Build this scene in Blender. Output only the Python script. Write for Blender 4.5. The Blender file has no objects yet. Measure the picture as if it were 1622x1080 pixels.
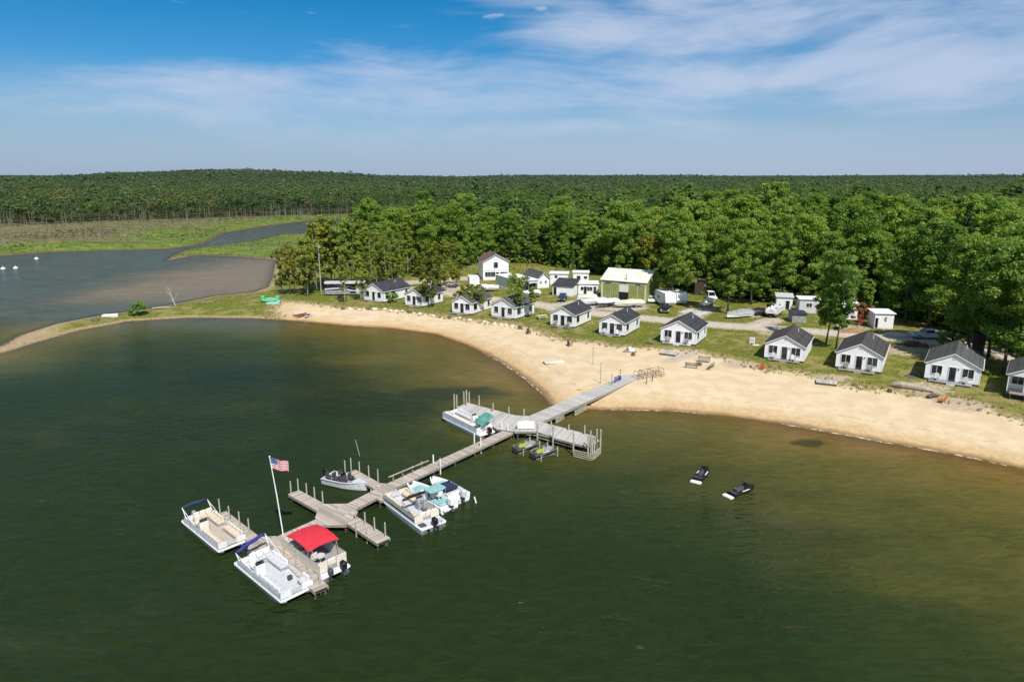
import bpy, bmesh, math, random
import numpy as np
from mathutils import Vector, Matrix
R = math.radians
random.seed(7); rng = np.random.default_rng(11)
scene = bpy.context.scene
COL = scene.collection

# ------------------------------------------------------------------ camera and image coordinates
H, FOC, PITCH = 30.0, 1081.0, R(13.6)
cam_d = bpy.data.cameras.new('camera'); cam = bpy.data.objects.new('camera', cam_d); COL.objects.link(cam)
cam.location = (0, 0, H); cam.rotation_euler = (R(90) - PITCH, 0, 0)
cam_d.sensor_width = 36; cam_d.lens = 36 * FOC / 1622; cam_d.clip_start = 0.5; cam_d.clip_end = 20000
scene.camera = cam

def at(u, v, z=0.0):
    """unproject image pixel (u, v) to the world point at height z"""
    dx = (u - 811) / FOC; dy = -(v - 540) / FOC
    d = (dx, math.cos(PITCH) + dy * math.sin(PITCH), -math.sin(PITCH) + dy * math.cos(PITCH))
    t = (z - H) / d[2]
    return (d[0] * t, d[1] * t)
def ats(pts, z=0.0): return [at(u, v, z) for u, v in pts]

# ------------------------------------------------------------------ object helpers
def tag(o, label=None, cat=None, group=None, kind=None):
    if label: o['label'] = label
    if cat: o['category'] = cat
    if group: o['group'] = group
    if kind: o['kind'] = kind
    return o
def empty(name, loc, rz=0, label=None, cat=None, group=None, scale=1):
    o = bpy.data.objects.new(name, None); COL.objects.link(o)
    o.location = loc; o.rotation_euler = (0, 0, rz); o.scale = (scale,) * 3; o.empty_display_size = .3
    return tag(o, label, cat, group)
def copy_tree(o, parent=None):
    c = o.copy(); COL.objects.link(c)
    if parent is not None: c.parent = parent
    for ch in list(o.children): copy_tree(ch, c)
    return c

class MB:
    def __init__(s): s.v = []; s.f = []; s.m = []; s.T = Matrix.Identity(4); s.mi = 0
    def add(s, vs, fs):
        b = len(s.v); s.v += [tuple(s.T @ Vector(p)) for p in vs]
        s.f += [tuple(b + i for i in f) for f in fs]; s.m += [s.mi] * len(fs); return s
    def box(s, x0, x1, y0, y1, z0, z1):
        return s.add([(x0,y0,z0),(x1,y0,z0),(x1,y1,z0),(x0,y1,z0),(x0,y0,z1),(x1,y0,z1),(x1,y1,z1),(x0,y1,z1)],
                     [(3,2,1,0),(4,5,6,7),(0,1,5,4),(1,2,6,5),(2,3,7,6),(3,0,4,7)])
    def loft(s, rings, cap=True, closed=True):
        n = len(rings[0]); vs = [p for r in rings for p in r]; fs = []
        for i in range(len(rings) - 1):
            for j in range(n if closed else n - 1):
                k = (j + 1) % n
                fs.append((i*n+j, i*n+k, (i+1)*n+k, (i+1)*n+j))
        if cap and closed:
            fs.append(tuple(reversed(range(n)))); fs.append(tuple(range((len(rings)-1)*n, len(rings)*n)))
        return s.add(vs, fs)
    def rbox(s, x0, x1, y0, y1, z0, z1, r=.05, b=.03, n=2):
        """box with rounded plan corners and a softened top edge"""
        r = min(r, (x1-x0)/2-1e-4, (y1-y0)/2-1e-4)
        def ring(z, i):
            out = []
            for cx, cy, a0 in ((x1-r, y1-r, 0), (x0+r, y1-r, 90), (x0+r, y0+r, 180), (x1-r, y0+r, 270)):
                for k in range(n + 1):
                    a = R(a0 + 90 * k / n); out.append((cx + (r-i)*math.cos(a), cy + (r-i)*math.sin(a), z))
            return out
        b = min(b, r * .9, (z1 - z0) / 2)
        return s.loft([ring(z0, 0), ring(z1 - b, 0), ring(z1, b)])
    def prism(s, poly, z0, z1):
        a = sum(poly[i][0]*poly[(i+1)%len(poly)][1]-poly[(i+1)%len(poly)][0]*poly[i][1] for i in range(len(poly)))
        if a < 0: poly = poly[::-1]
        return s.loft([[(x, y, z0) for x, y in poly], [(x, y, z1) for x, y in poly]])
    def sprism(s, prof, y0, y1):
        """side profile in x,z extruded along y"""
        return s.loft([[(x, y1, z) for x, z in prof], [(x, y0, z) for x, z in prof]])
    def tube(s, pts, rad, n=6, cap=True):
        pts = [Vector(p) for p in pts]; rad = rad if isinstance(rad, (list, tuple)) else [rad] * len(pts); rings = []
        for i, p in enumerate(pts):
            d = (pts[min(i+1, len(pts)-1)] - pts[max(i-1, 0)]).normalized()
            a = d.orthogonal().normalized() if i == 0 else (a - d * a.dot(d)).normalized()
            b = d.cross(a)
            rings.append([tuple(p + (a*math.cos(t)+b*math.sin(t))*rad[i]) for t in [2*math.pi*k/n for k in range(n)]])
        return s.loft(rings, cap)
    def ball(s, c, r, n=8, m=5, sz=1):
        return s.loft([[(c[0]+r*math.sin(t)*math.cos(a), c[1]+r*math.sin(t)*math.sin(a), c[2]-r*sz*math.cos(t)) for a in [2*math.pi*k/n for k in range(n)]]
                       for t in [math.pi*(.04+.92*i/m) for i in range(m+1)]])
    def mesh(s, name):
        me = bpy.data.meshes.new(name); me.from_pydata(s.v, [], s.f); me.polygons.foreach_set('material_index', s.m); me.update(); return me
    def build(s, name, mats, parent=None, loc=(0,0,0), rz=0, smooth=False):
        me = s.mesh(name)
        for m in (mats if isinstance(mats, (list, tuple)) else [mats]): me.materials.append(m)
        o = bpy.data.objects.new(name, me); COL.objects.link(o); o.location = loc; o.rotation_euler = (0,0,rz)
        if parent is not None: o.parent = parent
        if smooth: me.shade_smooth()
        return o

# ------------------------------------------------------------------ node helper and materials
class NT:
    flat = False
    def __init__(s, tree): s.t = tree; s.t.nodes.clear()
    def n(s, typ, ins=None, **props):
        nd = s.t.nodes.new(typ)
        for k, v in props.items(): setattr(nd, k, v)
        for k, v in (ins or {}).items():
            if isinstance(v, bpy.types.NodeSocket): s.t.links.new(v, nd.inputs[k])
            elif isinstance(v, bpy.types.Node): s.t.links.new(v.outputs[0], nd.inputs[k])
            else: nd.inputs[k].default_value = v
        return nd
    def math(s, op, a, b=0.0, c=0.0, clamp=False):
        nd = s.n('ShaderNodeMath', {0: a, 1: b, 2: c}, operation=op); nd.use_clamp = clamp; return nd.outputs[0]
    def mix(s, f, a, b, blend='MIX'):
        nd = s.n('ShaderNodeMix', {0: f, 6: a, 7: b}, data_type='RGBA', blend_type=blend); return nd.outputs[2]
    def ss(s, x, lo, hi):
        """smooth step of x between lo and hi"""
        nd = s.n('ShaderNodeMapRange', {0: x, 1: lo, 2: hi, 3: 0.0, 4: 1.0}, interpolation_type='SMOOTHSTEP'); return nd.outputs[0]
    def noise(s, vec, scale, detail=3, rough=.55, dist=0, out=0):
        return s.n('ShaderNodeTexNoise', {'Vector': vec, 'Scale': scale, 'Detail': detail, 'Roughness': rough, 'Distortion': dist}, noise_dimensions='3D' if not s.flat else '2D').outputs[out]
    def mapv(s, vec, scale=(1,1,1), rot=(0,0,0), loc=(0,0,0)):
        return s.n('ShaderNodeMapping', {'Vector': vec, 'Scale': scale, 'Rotation': rot, 'Location': loc}).outputs[0]
    def attr(s, name): return s.n('ShaderNodeAttribute', attribute_name=name).outputs['Fac']
    def ramp(s, fac, stops, interp='LINEAR'):
        nd = s.n('ShaderNodeValToRGB', {0: fac}); cr = nd.color_ramp; cr.interpolation = interp
        while len(cr.elements) < len(stops): cr.elements.new(.5)
        for e, (p, c) in zip(cr.elements, stops): e.position = p; e.color = tuple(c) + (1,) if len(c) == 3 else c
        return nd.outputs[0]
def rgb(*c): return (c[0], c[1], c[2], 1)
def new_mat(name):
    m = bpy.data.materials.new(name); m.use_nodes = True; return m, NT(m.node_tree)
def out(nt, sh): nt.n('ShaderNodeOutputMaterial', {0: sh})
def pbr(nt, col, rough=.6, metal=0, bump=None, spec=.4, bs=.3, bd=.02):
    ins = {'Base Color': col, 'Roughness': rough, 'Metallic': metal, 'Specular IOR Level': spec}
    if bump is not None: ins['Normal'] = nt.n('ShaderNodeBump', {'Height': bump, 'Strength': bs, 'Distance': bd}).outputs[0]
    out(nt, nt.n('ShaderNodeBsdfPrincipled', ins).outputs[0])
def simple(name, col, rough=.6, metal=0, var=.18, scale=3.0, spec=.4):
    """paint, fabric or metal with uneven wear"""
    m, t = new_mat(name); co = t.n('ShaderNodeTexCoord').outputs['Object']
    a = t.noise(co, scale, 4, .6); b = t.noise(co, scale * 9, 2, .6)
    f = t.math('ADD', t.math('MULTIPLY', a, .7), t.math('MULTIPLY', b, .3))
    f = t.ss(f, .3, .7)
    lo = rgb(*[c * (1 - var) for c in col]); hi = rgb(*[min(1, c * (1 + var * .5)) for c in col])
    pbr(t, t.mix(f, lo, hi), rough, metal, spec=spec); return m
M = {}
M['white'] = simple('white_paint', (.78, .79, .80), .55, var=.10)
M['cream'] = simple('cream_vinyl', (.72, .66, .56), .55, var=.14)
M['beige'] = simple('beige_carpet', (.46, .40, .34), .9, var=.2)
M['grey'] = simple('grey_vinyl', (.30, .31, .33), .7)
M['lgrey'] = simple('light_grey', (.55, .56, .58), .6)
M['dgrey'] = simple('dark_grey', (.06, .065, .07), .6, var=.3)
M['black'] = simple('black_plastic', (.012, .012, .014), .45, var=.4)
M['alu'] = simple('aluminium', (.62, .63, .65), .32, .85, var=.12)
M['navy'] = simple('navy_canvas', (.02, .035, .09), .8)
M['blue'] = simple('blue_canvas', (.025, .03, .22), .8)
M['red'] = simple('red_canvas', (.62, .03, .05), .85, var=.2, scale=1.5)
M['redpaint'] = simple('red_machine_paint', (.27, .035, .025), .5, var=.4)
M['teal'] = simple('teal_canvas', (.10, .30, .25), .8, var=.45, scale=1.2)
M['turq'] = simple('turquoise_floor', (.27, .47, .48), .7, var=.25)
M['lime'] = simple('lime_plastic', (.34, .38, .06), .5)
M['green_raft'] = simple('green_vinyl', (.11, .43, .19), .7)
M['aqua'] = simple('aqua_vinyl', (.30, .55, .49), .7)
M['orange'] = simple('orange_plastic', (.65, .13, .03), .6)
M['maroon'] = simple('maroon_hull', (.20, .08, .08), .6, var=.3)
M['lilac'] = simple('pale_lilac_hull', (.50, .48, .58), .6, var=.2)
M['silver'] = simple('silver_paint', (.58, .60, .63), .35, .1)
M['tarp'] = simple('grey_tarp', (.30, .31, .32), .75, var=.35, scale=1.2)
M['ctarp'] = simple('cream_tarp', (.62, .60, .46), .75, var=.25, scale=1.2)
M['rust'] = simple('rusty_steel', (.22, .09, .04), .8, var=.5)
M['rubber'] = simple('tyre_rubber', (.015, .015, .015), .85)
M['stone'] = simple('boulder_stone', (.66, .58, .46), .85, var=.35, scale=2)
M['dstone'] = simple('dark_stone', (.12, .10, .085), .9, var=.5, scale=2)
M['bark'] = simple('tree_bark', (.12, .095, .075), .95, var=.45, scale=4)
M['birch'] = simple('pale_birch_bark', (.42, .39, .34), .9, var=.45, scale=4)
M['dead'] = simple('bleached_wood', (.40, .35, .29), .95, var=.4, scale=3)
M['olive'] = simple('olive_steel_siding', (.155, .20, .062), .55, var=.12)
M['brownroof'] = simple('red_brown_roof', (.15, .088, .075), .8, var=.3)
M['brown'] = simple('brown_boards', (.07, .045, .035), .9, var=.35)
M['yellow'] = simple('yellow_plastic', (.70, .60, .08), .6)
M['purple'] = simple('purple_plastic', (.10, .10, .34), .6)
M['flagred'] = simple('flag_red', (.50, .025, .04), .8, var=.08)
M['flagwhite'] = simple('flag_white', (.75, .75, .76), .8, var=.05)
M['flagblue'] = simple('flag_blue', (.02, .035, .19), .8, var=.08)
M['buoywhite'] = simple('buoy_white', (.80, .80, .78), .5, var=.05)

def mat_glass():
    m, t = new_mat('dark_window_glass'); co = t.n('ShaderNodeTexCoord').outputs['Object']
    rnd = t.n('ShaderNodeObjectInfo').outputs['Random']
    f = t.ss(t.math('ADD', t.noise(co, 1.7, 2), t.math('MULTIPLY', t.math('SUBTRACT', rnd, .5), .5)), .4, .75)
    pbr(t, t.mix(f, rgb(.008, .010, .012), rgb(.045, .05, .055)), .08, spec=.5); return m
M['glass'] = mat_glass()
def mat_siding():
    m, t = new_mat('white_lap_siding'); co = t.n('ShaderNodeTexCoord').outputs['Object']
    z = t.n('ShaderNodeSeparateXYZ', {0: co}).outputs[2]
    saw = t.math('FRACT', t.math('MULTIPLY', z, 6.5))
    line = t.ss(saw, 0.0, .14)
    n = t.ss(t.noise(co, .9, 4), .3, .75)
    c = t.mix(n, rgb(.80, .81, .82), rgb(.88, .885, .89))
    low = t.ss(t.math('ADD', z, t.math('MULTIPLY', t.noise(co, 3, 3), .5)), .3, .8)
    c = t.mix(low, t.mix(.5, c, rgb(.5, .5, .46)), c)
    c = t.mix(line, t.mix(.30, c, rgb(.25, .26, .28)), c)
    pbr(t, c, .5, bump=saw, bs=.5, bd=.02); return m
M['siding'] = mat_siding()
def mat_shingle(name, c0, c1):
    m, t = new_mat(name); co = t.n('ShaderNodeTexCoord').outputs['Object']
    br = t.n('ShaderNodeTexBrick', {'Vector': t.mapv(co, rot=(R(90), 0, R(90))), 'Color1': rgb(.3,.3,.3), 'Color2': rgb(.8,.8,.8), 'Mortar': rgb(0,0,0), 'Scale': 1.0, 'Mortar Size': .012, 'Brick Width': .35, 'Row Height': .16})
    n = t.noise(co, .8, 4); f = t.math('ADD', t.math('MULTIPLY', br.outputs[0], .45), t.math('MULTIPLY', n, .55))
    pbr(t, t.mix(t.ss(f, .2, .75), rgb(*c0), rgb(*c1)), .85, bump=br.outputs[0], bs=.4); return m
M['shingle'] = mat_shingle('charcoal_shingles', (.017, .018, .024), (.058, .060, .070))
M['shingle_grey'] = mat_shingle('grey_shingles', (.045, .045, .046), (.105, .105, .104))
M['shingle_brown'] = mat_shingle('brown_grey_shingles', (.032, .029, .031), (.078, .072, .071))
def mat_planks(name, c0, c1, w=.19, gap=.10):
    m, t = new_mat(name); co = t.n('ShaderNodeTexCoord').outputs['Object']
    x = t.math('MULTIPLY', t.n('ShaderNodeSeparateXYZ', {0: co}).outputs[0], 1 / w)
    idx = t.math('FLOOR', x); fr = t.math('FRACT', x)
    wn = t.n('ShaderNodeTexWhiteNoise', {'W': idx}, noise_dimensions='1D').outputs[0]
    g = t.noise(t.mapv(co, (8, 1.2, 4)), 2.0, 4, .65); big = t.noise(co, .35, 3)
    f = t.math('ADD', t.math('ADD', t.math('MULTIPLY', wn, .38), t.math('MULTIPLY', g, .32)), t.math('MULTIPLY', big, .38))
    c = t.mix(t.ss(f, .25, .85), rgb(*c0), rgb(*c1))
    edge = t.math('MULTIPLY', t.ss(fr, 0, gap), t.math('SUBTRACT', 1.0, t.ss(fr, 1 - gap, 1)))
    c = t.mix(edge, t.mix(.55, c, rgb(.03, .025, .02)), c)
    pbr(t, c, .9, bump=edge, bs=.6, spec=.2); return m
M['deck'] = mat_planks('weathered_deck_planks', (.30, .255, .215), (.56, .49, .43))
M['deckgrey'] = mat_planks('pale_grey_deck_planks', (.37, .355, .335), (.57, .545, .515))
M['timber'] = simple('weathered_timber', (.30, .27, .22), .95, var=.4, scale=5)
M['piling'] = simple('weathered_piling', (.42, .40, .31), .95, var=.4, scale=3)
M['dtimber'] = simple('dark_wet_timber', (.10, .085, .07), .9, var=.4, scale=3)
def mat_metalroof():
    m, t = new_mat('white_ribbed_metal_roof'); co = t.n('ShaderNodeTexCoord').outputs['Object']
    fr = t.math('FRACT', t.math('MULTIPLY', t.n('ShaderNodeSeparateXYZ', {0: co}).outputs[0], 1.6))
    rib = t.math('SUBTRACT', 1.0, t.ss(t.math('ABSOLUTE', t.math('SUBTRACT', fr, .5)), .04, .1))
    n = t.ss(t.noise(co, .5, 4), .3, .7)
    c = t.mix(n, rgb(.60, .60, .52), rgb(.72, .72, .64))
    pbr(t, t.mix(t.math('MULTIPLY', rib, .3), c, rgb(.4, .4, .38)), .45, bump=rib, bs=.5, bd=.03); return m
M['metalroof'] = mat_metalroof()
def mat_ribwall():
    m, t = new_mat('green_ribbed_wall'); co = t.n('ShaderNodeTexCoord').outputs['Object']
    sx = t.n('ShaderNodeSeparateXYZ', {0: co}); u = t.math('ADD', sx.outputs[0], sx.outputs[1])
    fr = t.math('FRACT', t.math('MULTIPLY', u, 2.2))
    rib = t.math('SUBTRACT', 1.0, t.ss(t.math('ABSOLUTE', t.math('SUBTRACT', fr, .5)), .06, .16))
    n = t.ss(t.noise(co, .6, 4), .3, .7)
    c = t.mix(n, rgb(.235, .275, .088), rgb(.30, .345, .12))
    pbr(t, t.mix(t.math('MULTIPLY', rib, .45), c, rgb(.07, .09, .025)), .5, bump=rib, bs=.6, bd=.04); return m
M['ribwall'] = mat_ribwall()

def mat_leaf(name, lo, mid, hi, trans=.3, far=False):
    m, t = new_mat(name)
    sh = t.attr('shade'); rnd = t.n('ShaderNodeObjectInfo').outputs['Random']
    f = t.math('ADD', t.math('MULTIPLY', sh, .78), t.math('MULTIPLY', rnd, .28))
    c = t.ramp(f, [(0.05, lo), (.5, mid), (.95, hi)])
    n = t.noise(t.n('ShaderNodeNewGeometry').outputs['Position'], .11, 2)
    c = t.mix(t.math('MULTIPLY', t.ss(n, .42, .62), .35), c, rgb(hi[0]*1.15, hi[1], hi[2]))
    if not far:
        c = t.mix(t.math('MULTIPLY', t.ss(rnd, .6, 1.0), .6), c, t.mix(1.0, c, rgb(1.12, 1.05, .8), 'MULTIPLY'))
        c = t.mix(t.math('MULTIPLY', t.ss(t.math('SUBTRACT', .30, rnd), 0.0, .3), .55), c, t.mix(1.0, c, rgb(.66, .80, .9), 'MULTIPLY'))
    if far:   # air haze painted into the leaf colour, greyer and bluer with distance
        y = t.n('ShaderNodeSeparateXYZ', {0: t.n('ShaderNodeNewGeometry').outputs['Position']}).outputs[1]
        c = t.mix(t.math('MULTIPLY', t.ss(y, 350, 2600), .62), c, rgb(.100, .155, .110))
    d = t.n('ShaderNodeBsdfDiffuse', {'Color': c}); tr = t.n('ShaderNodeBsdfTranslucent', {'Color': t.mix(.3, c, rgb(.16, .22, .01))})
    mx = t.n('ShaderNodeMixShader', {0: trans, 1: d, 2: tr})
    g = t.n('ShaderNodeBsdfGlossy', {'Color': rgb(.5, .55, .5), 'Roughness': .5})
    out(t, t.n('ShaderNodeMixShader', {0: .035, 1: mx, 2: g}).outputs[0]); return m
M['leaf'] = mat_leaf('maple_leaves', (.078, .172, .022), (.198, .342, .044), (.325, .450, .075), .50)
M['leafbirch'] = mat_leaf('birch_leaves', (.11, .17, .020), (.235, .315, .042), (.36, .42, .07), .48)
M['leafyellow'] = mat_leaf('yellow_green_leaves', (.06, .085, .008), (.15, .18, .018), (.25, .26, .03))
M['leafolive'] = mat_leaf('olive_brown_leaves', (.09, .12, .018), (.185, .22, .035), (.28, .31, .056), .46)
M['needle'] = mat_leaf('pine_needles', (.016, .040, .012), (.045, .088, .022), (.09, .145, .034), .25)
M['leafred'] = mat_leaf('rusty_leaves', (.10, .045, .02), (.20, .09, .04), (.28, .13, .06), .2)
# ------------------------------------------------------------------ shore outlines from image pixels, terrain sheet
shore_front = ats([(0,560),(60,541),(120,524),(200,509),(300,503),(400,504),(480,509),(540,515),(620,520),(690,529),(740,546),(790,570),(830,597),(860,622),(874,641),
                   (905,648),(938,648),(1000,649),(1060,650),(1150,658),(1250,672),(1350,690),(1450,708),(1550,726),(1622,742),(1760,772)], 0.0)
spit_back = ats([(-60,560),(0,549),(36,530),(89,513),(156,500),(223,491),(286,480),(339,469),(402,463),(425,455)], 0.0)
mud_shore = ats([(432,440),(437,412),(379,407),(312,405),(263,413)], 0.0)
chan_near = ats([(280,400),(303,394),(402,382),(446,371),(500,371),(560,366),(610,360)], 0.0)
chan_far = ats([(622,349),(600,343),(560,344),(500,349),(424,358),(357,369),(321,387),(268,395),(178,397),(80,400),(0,406),(-200,415)], 0.0)
far_close = [(-6000, 400), (-6000, 9000), (9000, 9000)]
# one land outline: front shore (left to right), round the back, far shore, channel, marsh, mud flat, back of the spit
land_poly = shore_front + [(600, 40), (9000, 300)] + list(reversed(far_close)) + list(reversed(chan_far)) + list(reversed(chan_near)) + list(reversed(mud_shore)) + list(reversed(spit_back))
grass_front = ats([(66,534),(120,521.5),(200,507.8),(300,501.8),(380,502.5),(446,501.5),(432,486),(445,477),(489,481),(543,488),(608,491),(653,495),(682,499),(727,505),(771,511),(811,514),(858,529),(888,540),
                   (933,544),(977,552),(1037,555),(1079,557),(1126,566),(1168,575),(1213,590),(1267,594),(1341,614),(1415,623),(1489,636),(1549,645),(1579,657),(1622,667),(1720,700)], 1.1)
grass_back = ats([(425,459),(402,464),(339,468),(286,478),(223,489),(156,498),(100,512)], .5)
grass_poly = grass_front + [(600, 60), (9000, 320)] + list(reversed(far_close)) + [(-6000, 300), (-400, 300)] + [at(300, 403), at(425, 440)] + grass_back
road_lines = [ats([(560,452),(640,458),(705,462),(760,472),(846,482),(941,497),(1031,506),(1079,511),(1138,516),(1198,520),(1287,526),(1356,532),(1440,538),(1520,548),(1640,575)], 1.3)]
road_w = [2.7]
drives = [ats([(700,452),(730,466)], 1.3), ats([(900,488),(935,482),(985,486)], 1.3), ats([(1085,508),(1112,492)], 1.3), ats([(1190,519),(1225,508)], 1.3), ats([(1425,536),(1500,530)], 1.3), ats([(1103,559),(1060,573)], 1.1), ats([(600,452),(760,440)], 1.3)]
drive_w = [4.5, 5.5, 2.2, 2.0, 3.0, .8, 3.0]
dirt_spots = [(1440,557,7.5,3.2), (1478,548,4,3), (820,488,3,4), (980,488,5,3), (1180,500,5,2.5), (1350,520,4,3), (1180,472,7,4), (1120,486,3,4), (1520,640,5,2.5), (1465,615,5,2.5), (1170,577,4,2.0), (1216,529,3,1.2), (1320,598,4,1.5)]
front_edge = ats([(560,424),(600,428),(640,436),(700,430),(760,418),(850,418),(905,428),(1060,454),(1095,464),(1150,473),(1240,484),(1330,487),(1420,502),(1500,518),(1560,541),(1650,572),(1800,600)], 1.3)
forest_poly = front_edge + [(250, 130), (420, 330), (-30, 330), at(640, 372), at(580, 392)]

def pdist(X, Y, line):
    d = np.full(X.shape, 1e9)
    for (x0, y0), (x1, y1) in zip(line[:-1], line[1:]):
        dx, dy = x1 - x0, y1 - y0; L = dx*dx + dy*dy + 1e-9
        t = np.clip(((X-x0)*dx + (Y-y0)*dy) / L, 0, 1)
        d = np.minimum(d, (X-x0-t*dx)**2 + (Y-y0-t*dy)**2)
    return np.sqrt(d)
def sdf(X, Y, poly):
    c = list(poly) + [poly[0]]
    ins = np.zeros(X.shape, bool)
    for (x0, y0), (x1, y1) in zip(c[:-1], c[1:]):
        if y0 == y1: continue
        cr = ((y0 > Y) != (y1 > Y)) & (X < (x1-x0)*(Y-y0)/(y1-y0) + x0); ins ^= cr
    d = pdist(X, Y, c)
    return np.where(ins, d, -d)
def land_sd(X, Y): return sdf(X, Y, land_poly)
def height(X, Y, s=None):
    X = np.asarray(X, float); Y = np.asarray(Y, float)
    if s is None: s = land_sd(X, Y)
    z = np.where(s > 0, 1.45 * (1 - np.exp(-np.maximum(s, 0) / 9.0)), -1.6 * (1 - np.exp(np.minimum(s, 0) / 7.0)))
    z = np.where((s > 0) & (Y > 330), np.minimum(z, .5 + np.clip((Y-330) / 200, 0, 1)), z)
    far = np.clip((Y - 700) / 2600, 0, 1); z = z + far * far * (9 + 2.6*np.sin(X/330.) + 2.2*np.sin(X/128. + 1) + 1.4*np.sin(X/61. + Y/400.))
    z = z + 33 * np.exp(-((X + 1130) / 430)**2 - ((Y - 2750) / 620)**2) + 11 * np.exp(-((X + 640) / 420)**2 - ((Y - 2700) / 500)**2) + 6 * np.exp(-((X + 1800) / 420)**2 - ((Y - 2900) / 500)**2)
    z = z + 20 * np.exp(-((Y - 4600) / 900)**2)
    return z
def gz(x, y): return float(height(np.array([x]), np.array([y]))[0])
def ground(u, v):
    z = 1.2
    for _ in range(4):
        x, y = at(u, v, z); z = gz(x, y)
    return (x, y, z)
def axis(segs):
    o = []
    for a, b, s in segs: o += list(np.arange(a, b, s))
    return np.array(o + [segs[-1][1]])
GX = axis([(-6000,-1500,450),(-1500,-700,80),(-700,-420,12),(-420,-170,4),(-170,150,1.25),(150,420,5),(420,1200,40),(1200,7500,450)])
GY = axis([(-60,20,20),(20,255,1.25),(255,640,3.2),(640,900,12),(900,2000,80),(2000,3600,110),(3600,9000,500)])
def grid_mesh(name, gx, gy, keep, zf, attrs):
    X, Y = np.meshgrid(gx, gy); nx, ny = len(gx), len(gy)
    idx = np.arange(nx * ny).reshape(ny, nx)
    q = np.stack([idx[:-1,:-1], idx[:-1,1:], idx[1:,1:], idx[1:,:-1]], -1).reshape(-1, 4)
    if keep is not None:
        q = q[keep.reshape(-1)[q].any(1)]
    me = bpy.data.meshes.new(name)
    Z = zf
    me.vertices.add(nx * ny); me.vertices.foreach_set('co', np.stack([X, Y, Z], -1).reshape(-1).astype(np.float32))
    me.loops.add(len(q) * 4); me.loops.foreach_set('vertex_index', q.reshape(-1).astype(np.int32))
    me.polygons.add(len(q)); me.polygons.foreach_set('loop_start', np.arange(0, len(q)*4, 4, dtype=np.int32))
    me.update(calc_edges=True); me.shade_smooth()
    for k, a in attrs.items():
        me.attributes.new(k, 'FLOAT', 'POINT').data.foreach_set('value', a.reshape(-1).astype(np.float32))
    o = bpy.data.objects.new(name, me); COL.objects.link(o); return o
XX, YY = np.meshgrid(GX, GY)
SD = land_sd(XX, YY); ZZ = height(XX, YY, SD)
GR = sdf(XX, YY, grass_poly)
RD = np.max([w - pdist(XX, YY, l) for l, w in zip(road_lines + drives, road_w + drive_w)], axis=0)
DT = np.zeros(XX.shape)
for u, v, rx, ry in dirt_spots:
    x, y = at(u, v, 1.3); DT = np.maximum(DT, np.clip(1.5 - 1.5*np.sqrt(((XX-x)/rx)**2 + ((YY-y)/(ry*1.6))**2), 0, 1))
FO = np.maximum(sdf(XX, YY, forest_poly), np.where(YY > 330, (YY - 430 - 170*np.clip((XX+320)/320, 0, 1)), -50))
MARSH = np.clip((YY - 225) / 40, 0, 1) * (XX < 20)
t_obj = grid_mesh('ground', GX, GY, None, ZZ, {'sd': np.clip(SD, -60, 60), 'gr': np.clip(GR, -40, 40), 'rd': np.clip(RD, -30, 30), 'dirt': DT, 'fo': np.clip(FO, -60, 60), 'marsh': MARSH, 'spit': np.clip((-XX - 46)/14, 0, 1) * np.clip((XX + 112)/20, 0, 1) * (YY < 240)})
tag(t_obj, kind='structure')
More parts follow.
